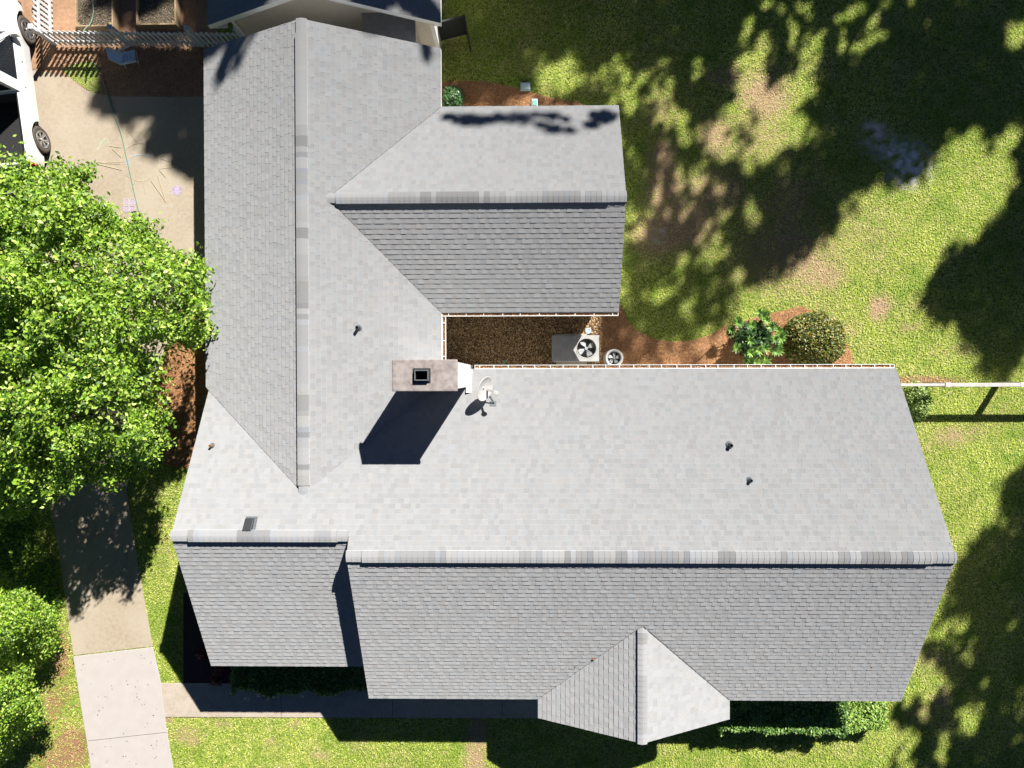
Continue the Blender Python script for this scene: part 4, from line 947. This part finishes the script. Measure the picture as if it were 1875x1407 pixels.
LIGHT = [cr(1125,0,2.5,[(640,170),(730,140),(745,230),(700,300),(720,330),(690,350),(720,410),(800,330),(880,260),(815,240),(900,150),(960,90),(1000,110),(940,230),(940,300),(930,400),(880,500),(900,560),(1010,610),(960,640),(850,680),(700,760),(620,800),(570,760),(500,750),(410,720),(400,600),(420,540),(520,500),(545,440),(520,380),(560,350),(540,280),(600,250)]),
         cr(1125,0,2.5,[(1060,20),(1150,10),(1165,90),(1100,110),(1050,70)]), cr(1125,0,2.5,[(1010,240),(1190,110),(1235,90),(1200,200),(1080,270)]), cr(1125,0,2.5,[(1775,200),(1800,110),(1960,30),(1960,180),(1790,235)])]
EL2 = [(1125+a/2.5,b/2.5,c/2.5,d/2.5,f) for a,b,c,d,f in [(1360,10,28,28,1),(1590,15,30,30,1),(1490,60,28,30,.8),(1400,100,60,30,.35),(1690,300,40,25,.5),(205,420,60,110,.6),(260,400,30,50,.9),(20,350,50,100,.9),(290,560,34,30,.8),(370,590,36,36,.7),
        (220,680,42,40,.9),(240,740,40,60,.7),(270,840,40,36,.9),(370,745,50,30,.7),(410,820,42,36,.8),(510,870,60,26,.9),(405,960,26,50,.7),(320,960,44,40,.8),(640,1020,36,36,.8),(770,800,32,32,.9),(780,910,20,70,.5),
        (875,795,30,26,.8),(1050,950,38,36,.8),(430,1060,60,40,.9),(450,1150,60,80,.9),(110,1000,36,40,.8),(270,1180,34,30,.7),(130,1225,44,44,.8),(450,1300,46,30,.8),(350,1370,40,40,.9),(715,1240,34,30,.6),(60,1345,14,70,.9),(20,1180,20,40,.4),(960,700,26,60,.4),(150,790,40,40,.5),(150,490,40,30,.7),(160,550,30,30,.6),(90,470,30,40,.4)]] + \
      [(800+a/4,b/4,c/4,d/4,f) for a,b,c,d,f in [(870,550,130,110,1),(750,440,40,50,.8),(980,420,36,50,.8),(860,660,100,60,.9),(1060,580,40,60,.9),(1190,590,46,70,.9),(1300,480,60,60,.9),(1370,560,50,90,.9),(1340,680,40,60,.8),(250,290,70,36,.7),(630,400,36,56,.7),
        (540,570,56,60,.5),(1420,20,52,36,.9),(400,540,30,40,.4),(100,650,44,50,.9),(400,690,110,50,.5),(640,720,90,56,.9),(1400,940,36,36,.7),(1770,890,50,50,.8),(1500,430,30,30,.4),(1550,780,40,40,.6),(1660,0,40,20,.5)]] + \
      [(1795,420,18,16,.8),(1790,548,20,14,.6),(1775,1308,22,28,.95),(1740,1178,30,18,.7),(1722,1170,30,14,.5),(1790,1040,30,26,.4),(1856,1145,14,12,.8),(1858,1355,12,12,.8),(1850,960,14,20,.8),(1752,1345,16,18,.8),(1870,1290,14,30,.7),(1705,1345,20,14,.5),(1726,1255,22,24,.5),(1735,1080,12,30,.5),
       (1150,602,16,16,.7),(1132,640,16,20,.5),(1180,645,16,22,.8),(1235,645,22,22,.9),(1260,650,14,14,.6),(1140,655,12,12,.7),(1290,630,26,30,.95),(1310,650,24,18,.9),(1145,585,12,16,.6),(1165,620,14,14,.6),(1215,640,14,22,.7),(1040,598,30,22,1),(1082,600,14,14,1),
       (235,30,12,30,.4),(345,40,14,22,.5),(300,10,10,10,.3)]
ROOFD = [(445,100,14,26,1),(430,115,16,26,1),(412,140,16,16,.9),(455,80,18,14,1)] + [(800+a/4,b/4,c/4,d/4,f) for a,b,c,d,f in [(100,810,46,46,1),(230,840,70,60,1),(330,860,90,46,1),(540,830,120,50,1),(640,800,70,36,.9),(830,800,80,30,.9),(740,915,74,30,1),(885,985,84,28,1),(950,840,50,20,.6),(1130,910,56,44,.9),(1250,800,80,60,1),(1200,850,60,40,.7)]]
GARD = [(470,0,150,60,1),(690,10,30,20,.9),(740,2,20,12,.7),(660,40,40,40,.6),(795,30,10,30,.6),(600,-30,100,30,.8),(770,-20,60,30,.6)]
def ell(U, V, L, G_=1.0):
    m_ = np.zeros(len(U), bool); q = rng.random(len(U))
    for u, v, a, b_, f in L: d = ((U - u) / (a * G_)) ** 2 + ((V - v) / (b_ * G_)) ** 2; m_ |= (d < 1) & (q < f)
    return m_
n = 330000
U = rng.uniform(150, 1960, n); V = rng.uniform(-60, 1460, n)
Uw = U + (vnoise(U * .05, V * .05, 71) - .5) * 16; Vw = V + (vnoise(U * .05, V * .05, 72) - .5) * 16; Uw += (vnoise(U * .13, V * .13, 73) - .5) * 17; Vw += (vnoise(U * .13, V * .13, 74) - .5) * 17
Uw += rng.normal(size=n) * 6.5; Vw += rng.normal(size=n) * 6.5
k = np.zeros(n, bool)
for Pp in DARK: k |= inpoly(Uw, Vw, Pp)
for Pp in LIGHT: k &= ~inpoly(Uw, Vw, Pp)
k &= ~ell(Uw, Vw, EL2, 1.30)
HZ = [[(1140,90),(1310,90),(1330,300),(1420,420),(1330,590),(1150,600)],[(1600,1100),(1810,1050),(1810,1450),(1600,1450)],[(1300,0),(1640,0),(1640,60),(1480,120),(1300,120)]]
hz = np.zeros(n, bool)
for Pp in HZ: hz |= inpoly(U, V, Pp)
hole = vnoise(U * .040, V * .028, 91) * .55 + vnoise(U * .085, V * .06, 92) * .45
k &= ~(hz & (rng.random(n) < np.clip((hole - .56) * 9, 0, .97)))
dark_blobs = [(1125 + 630 / 2.5, 550 / 2.5, 24, 16, .16), (1125 + 560 / 2.5, 610 / 2.5, 24, 16, .14), (1125 + 600 / 2.5, 680 / 2.5, 12, 26, .14)]
k |= ell(Uw, Vw, dark_blobs)
G = atN(U[k], V[k], np.zeros(k.sum())); dens = np.ones(len(G))
n3 = 26000; U3 = rng.uniform(380, 1150, n3); V3 = rng.uniform(60, 260, n3); k3 = ell(U3 + (vnoise(U3 * .12, V3 * .12, 93) - .5) * 22, V3 + (vnoise(U3 * .12, V3 * .12, 94) - .5) * 12 + rng.normal(size=n3) * 2, ROOFD, 1.12) & (vnoise(U3 * .10, V3 * .22, 95) > .36); G3 = atN(U3[k3], V3[k3], np.full(k3.sum(), 2.9))
n4 = 22000; U4 = rng.uniform(330, 830, n4); V4 = rng.uniform(-70, 110, n4); k4 = ell(U4, V4, GARD); G4 = atN(U4[k4], V4[k4], np.full(k4.sum(), 3.3))
G = np.concatenate([G, G3, G4]); Hh = rng.uniform(15, 24, len(G)); Hh = 15 + 8 * vnoise(G[:, 0] * .3, G[:, 1] * .3, 81) + rng.uniform(-1.6, 1.6, len(G))
Pc = G + np.stack([.605 * (Hh - G[:, 2]), 1.01 * (Hh - G[:, 2]), Hh - G[:, 2]], 1)
print('shade leaves', len(Pc))
K = 7; cen = Pc[rng.choice(len(Pc), K, replace=False), :2]
for it in range(12):
    dd = ((Pc[:, None, :2] - cen[None]) ** 2).sum(2); lab = dd.argmin(1)
    for j in range(K):
        if (lab == j).any(): cen[j] = Pc[lab == j, :2].mean(0)
WHERE = ['tall pine outside the frame shading the %s' % s for s in ('lawn',)]
for j in range(K):
    q = Pc[lab == j]
    if len(q) < 30: continue
    c0_ = q.mean(0); g0 = c0_ - np.array([.605, 1.01, 1.0]) * c0_[2]
    o = empty('tall_pine', (cen[j][0], cen[j][1], 0), label='tall pine standing beyond the picture that shades the lawn', cat='tree', group='tall pines beyond the picture'); loc = np.array([cen[j][0], cen[j][1], 0])
    quads('crown', q - loc, .23, .8, M['needle_leaf'], np.ones((len(q), 3)), o, up=.5)
    tops = [tuple(t) for t in (q[rng.choice(len(q), 5)] - loc)]; limbs(o, (0, 0, -.2), tops, .12, fork=.85)

# ================================================================ PICKUP TRUCK
def truck():
    th = .126; cx_, cy_ = -16.74, 9.36
    T = empty('pickup_truck', (cx_, cy_, .012), th, label='white crew-cab pickup truck with black open bed at the left edge', cat='truck')
    WB = 1.785; Wd = .97; wr = .40
    ys = np.arange(-2.72, 2.861, .04)
    def hw(y):
        w = Wd
        if y > 2.1: w -= .22 * ((y - 2.1) / .76) ** 2
        if y < -2.45: w -= .05 * ((-2.45 - y) / .27) ** 2
        return w
    def flare(y): return max(0, .045 * (1 - (min(abs(y - WB), abs(y + WB)) / .62) ** 2))
    def zb(y):
        z = .42
        for c in (WB, -WB):
            d = abs(y - c)
            if d < .57: z = max(z, .36 + math.sqrt(.57 ** 2 - d * d))
        return z
    def zt_(y):
        if y > 1.4: return 1.07 - .10 * ((y - 1.4) / 1.46) ** 2
        if y < -.48: return 1.10
        return 1.06 + .03 * min(1, (1.4 - y) / 2)
    b = MB()
    def side(y, s):
        z0, z1 = zb(y), zt_(y); o = []
        for f in (0, .25, .5, .75, .93, 1):
            z = z0 + (z1 - z0) * f; x_ = hw(y) - .07 * max(0, (z - .85) / .45) ** 1.5 - .03 * max(0, (.7 - z) / .3) + flare(y) * max(0, 1 - abs(z - .85) / .4) - (.035 if f == 1 else 0)
            o.append((s * x_, y, z))
        return o
    for s in (1, -1):
        prev = None
        for y in ys:
            q = side(y, s)
            if prev:
                for i in range(5): b.face([prev[i], q[i], q[i + 1], prev[i + 1]])
                for (a, c) in (((prev[0][0], prev[0][1], prev[0][2]), (q[0][0], q[0][1], q[0][2])),):
                    b.face([a, c, (c[0] - s * .12, c[1], c[2]), (a[0] - s * .12, a[1], a[2])])
            prev = q
    # hood
    hy = np.arange(1.42, 2.861, .08); fx_ = [0, .25, .5, .75, .93, 1]
    for i in range(len(hy) - 1):
        rows = []
        for y in (hy[i], hy[i + 1]):
            e = side(y, 1)[-1]; rows.append([(-e[0] + 2 * e[0] * k_ / 12, y, e[2] + .075 * (1 - (abs(-1 + k_ / 6)) ** 3) + (.02 if 3 <= k_ <= 9 else 0)) for k_ in range(13)])
        for k_ in range(12): b.face([rows[0][k_], rows[0][k_ + 1], rows[1][k_ + 1], rows[1][k_]])
    e = side(2.86, 1)[-1]
    b.face([(-e[0], 2.86, 1.0), (e[0], 2.86, 1.0), (e[0], 2.9, .5), (-e[0], 2.9, .5)])
    # shoulders beside the cab, bed rails, tailgate
    for s in (1, -1):
        for y0, y1, xi in ((-.48, 1.42, .875), (-2.72, -.48, .82)):
            for i in range(int((y1 - y0) / .1)):
                a, c = y0 + i * .1, min(y0 + (i + 1) * .1, y1); p, q = side(a, s)[-1], side(c, s)[-1]; b.face([p, q, (s * xi, c, q[2] + .005), (s * xi, a, p[2] + .005)])
    b.box(-.86, .86, -2.74, -2.66, .6, 1.09); b.box(-.8, .8, -.53, -.48, .6, 1.12)
    # cab roof + pillars
    RZ = 1.86; rx, ry0, ry1 = .62, -.36, .62; bx, by0, by1 = .875, -.48, 1.44
    def lv(f):
        z = 1.085 + (RZ - 1.085) * f; x_ = bx + (rx - bx) * f; return z, x_, by0 + (ry0 - by0) * f, by1 + (ry1 - by1) * f
    b.build('body', M['paint'], T, smooth=True)
    b = MB(); L0 = lv(0); L9 = lv(.86); L1 = lv(1)
    for A, B in ((L9, L1),):
        c0_ = [(A[1], A[2]), (A[1], A[3]), (-A[1], A[3]), (-A[1], A[2])]; c1_ = [(B[1], B[2]), (B[1], B[3]), (-B[1], B[3]), (-B[1], B[2])]
        for i in range(4): j = (i + 1) % 4; b.face([(*c0_[i], A[0]), (*c0_[j], A[0]), (*c1_[j], B[0]), (*c1_[i], B[0])])
        b.face([(*q, B[0]) for q in c1_])
    for s in (1, -1):   # pillars
        for y_b, y_t, w in ((by0, ry0, .34), (by1 - .10, ry1 - .08, .10)):
            b.face([(s * L0[1], y_b, L0[0]), (s * L0[1], y_b + w, L0[0]), (s * (L9[1]), y_t + w, L9[0]), (s * L9[1], y_t, L9[0])])
        b.face([(s * L0[1], by1, L0[0]), (s * L0[1], by1 - .1, L0[0]), (s * L9[1], L9[3] - .08, L9[0]), (s * L9[1], L9[3], L9[0])])
        b.face([(s * L0[1], by1 + .003, L0[0]), (s * (L0[1] - .07), by1 + .003, L0[0]), (s * (L9[1] - .06), L9[3] + .003, L9[0]), (s * L9[1], L9[3] + .003, L9[0])])
    o = b.build('cab', M['paint'], T); md = o.modifiers.new('s', 'SOLIDIFY'); md.thickness = .02; md.offset = 1
    for s in (1, -1):
        for y0b, y1b, y0t, y1t in ((by0 + .30, .40, ry0 + .30, .20), (.402, by1 - .05, .202, ry1 - .02)):
            b = MB(); b.face([(s * (L0[1] - .004), y0b, L0[0]), (s * (L0[1] - .004), y1b, L0[0]), (s * (L9[1] - .004), y1t, L9[0]), (s * (L9[1] - .004), y0t, L9[0])]); b.build('side_window', M['glassdark'], T)
    b = MB(); b.face([(-L0[1], by1, L0[0]), (L0[1], by1, L0[0]), (L9[1], L9[3], L9[0]), (-L9[1], L9[3], L9[0])]); b.build('windshield', M['glassdark'], T)
    b = MB(); b.face([(-L0[1], by0, L0[0]), (L0[1], by0, L0[0]), (L9[1], L9[2], L9[0]), (-L9[1], L9[2], L9[0])]); b.build('cab_back', M['paint'], T)
    b = MB(); b.face([(-L0[1] + .14, by0 + .01, L0[0] + .14), (L0[1] - .14, by0 + .01, L0[0] + .14), (L9[1] - .1, L9[2] - .025, L9[0] - .06), (-L9[1] + .1, L9[2] - .025, L9[0] - .06)]); b.build('rear_window', M['glassdark'], T)
    b = MB(); b.box(-.79, .79, -2.65, -.54, .52, .56); b.box(-.80, -.775, -2.65, -.54, .56, 1.095); b.box(.775, .80, -2.65, -.54, .56, 1.095)
    for k_ in range(14): b.box(-.74 + k_ * .11, -.70 + k_ * .11, -2.6, -.58, .561, .57)
    b.box(-.78, .78, -.542, -.531, .56, 1.1); b.build('bed', M['liner'], T)
    b = MB(); b.box(-.9, .9, -2.90, -2.75, .55, .72); b.box(-.85, .85, 2.88, 2.98, .48, .72); b.build('bumper', M['dark_metal'], T, bevel=.03)
    b = MB(); b.box(-.83, .83, -2.6, 2.7, .36, .50); b.build('chassis', M['black'], T)
    for s in (1, -1):
        b = MB(); b.box(min(s * .84, s * .95), max(s * .84, s * .95), 1.23, 1.28, 1.09, 1.13); b.box(min(s * .93, s * 1.13), max(s * .93, s * 1.13), 1.20, 1.32, 1.06, 1.26); b.build('mirror', M['paint'], T, bevel=.03)
        for y in ():
            b = MB(); b.box(min(s * .955, s * .975), max(s * .955, s * .975), y - .006, y + .006, .5, 1.05)
        b = MB(); b.box(min(s * .962, s * 1.0), max(s * .962, s * 1.0), .52, .72, 0.9, .935); b.build('door_handle', M['paint'], T, bevel=.01)
        b = MB(); b.box(min(s * .962, s * 1.0), max(s * .962, s * 1.0), -.30, -.10, 0.9, .935); b.build('door_handle', M['paint'], T, bevel=.01)
        b = MB(); b.box(min(s * .6, s * .86), max(s * .6, s * .86), 2.80, 2.88, .75, .92); b.build('headlight', M['glassdark'], T, bevel=.02)
        b = MB(); b.box(min(s * .80, s * .93), max(s * .80, s * .93), -2.755, -2.70, .7, 1.05); b.build('tail_light', mat('red_lens', (.4, .02, .02), .2), T)
    # wheels
    for s in (1, -1):
        for c in (WB, -WB):
            w = empty('wheel', (s * .83, c, wr)); w.parent = T
            Mx = Matrix.Rotation(R_(90) * s, 4, 'Y')
            b = MB(); b.lathe([(.27, -.12), (.36, -.13), (.40, -.11), (.412, -.09), (.415, 0), (.412, .09), (.40, .12), (.36, .135), (.27, .125)], n=56, M=Mx)
            for k_ in range(56):
                t = 6.2832 * k_ / 56
                for zz_, o_ in ((-.06, 0), (0.0, .5), (.06, 0)):
                    tt_ = t + o_ * 6.2832 / 56; R2 = Matrix.Rotation(tt_, 4, 'Z'); pts = [Mx @ (R2 @ Vector((x_, y_, z_))) for x_, y_, z_ in ((.425, -.014, zz_ - .024), (.425, .014, zz_ - .024), (.425, .014, zz_ + .024), (.425, -.014, zz_ + .024), (.41, -.016, zz_ - .026), (.41, .016, zz_ - .026), (.41, .016, zz_ + .026), (.41, -.016, zz_ + .026))]
                    b.face([pts[0], pts[1], pts[2], pts[3]])
                    for i in range(4): j = (i + 1) % 4; b.face([pts[i], pts[j], pts[j + 4], pts[i + 4]])
            b.build('tyre', M['rubber'], w)
            b = MB(); b.lathe([(.275, .125), (.262, .135), (.25, .11), (.25, .02), (.001, .0)], n=48, M=Mx); rim0 = b.build('rim_well', M['dark_metal'], w, smooth=True)
            b = MB(); b.lathe([(.272, .128), (.268, .14), (.25, .138), (.248, .12)], n=48, M=Mx); b.lathe([(.001, .13), (.05, .13), (.06, .11)], n=20, M=Mx)
            for k_ in range(6):
                for dl in (-.16, .16):
                    t = 6.2832 * k_ / 6 + dl; d1 = Vector((math.cos(t), math.sin(t), 0)); d0 = Vector((math.cos(t - dl * .6), math.sin(t - dl * .6), 0)); n_ = Vector((-d1.y, d1.x, 0))
                    P = [d0 * .05 - n_ * .012 + Vector((0, 0, .115)), d0 * .05 + n_ * .012 + Vector((0, 0, .115)), d1 * .255 + n_ * .018 + Vector((0, 0, .135)), d1 * .255 - n_ * .018 + Vector((0, 0, .135))]
                    Q = [p - Vector((0, 0, .03)) for p in P]; P = [Mx @ p for p in P]; Q = [Mx @ p for p in Q]; b.face(P)
                    for i in range(4): j = (i + 1) % 4; b.face([P[i], P[j], Q[j], Q[i]])
            b.build('rim', M['alloy'], w)
            b = MB(); b.lathe([(.50, -.10), (.50, .05)], n=40, M=Mx); b.build('wheel_well', M['black'], T).location = (s * .80, c, wr - .03)
truck()
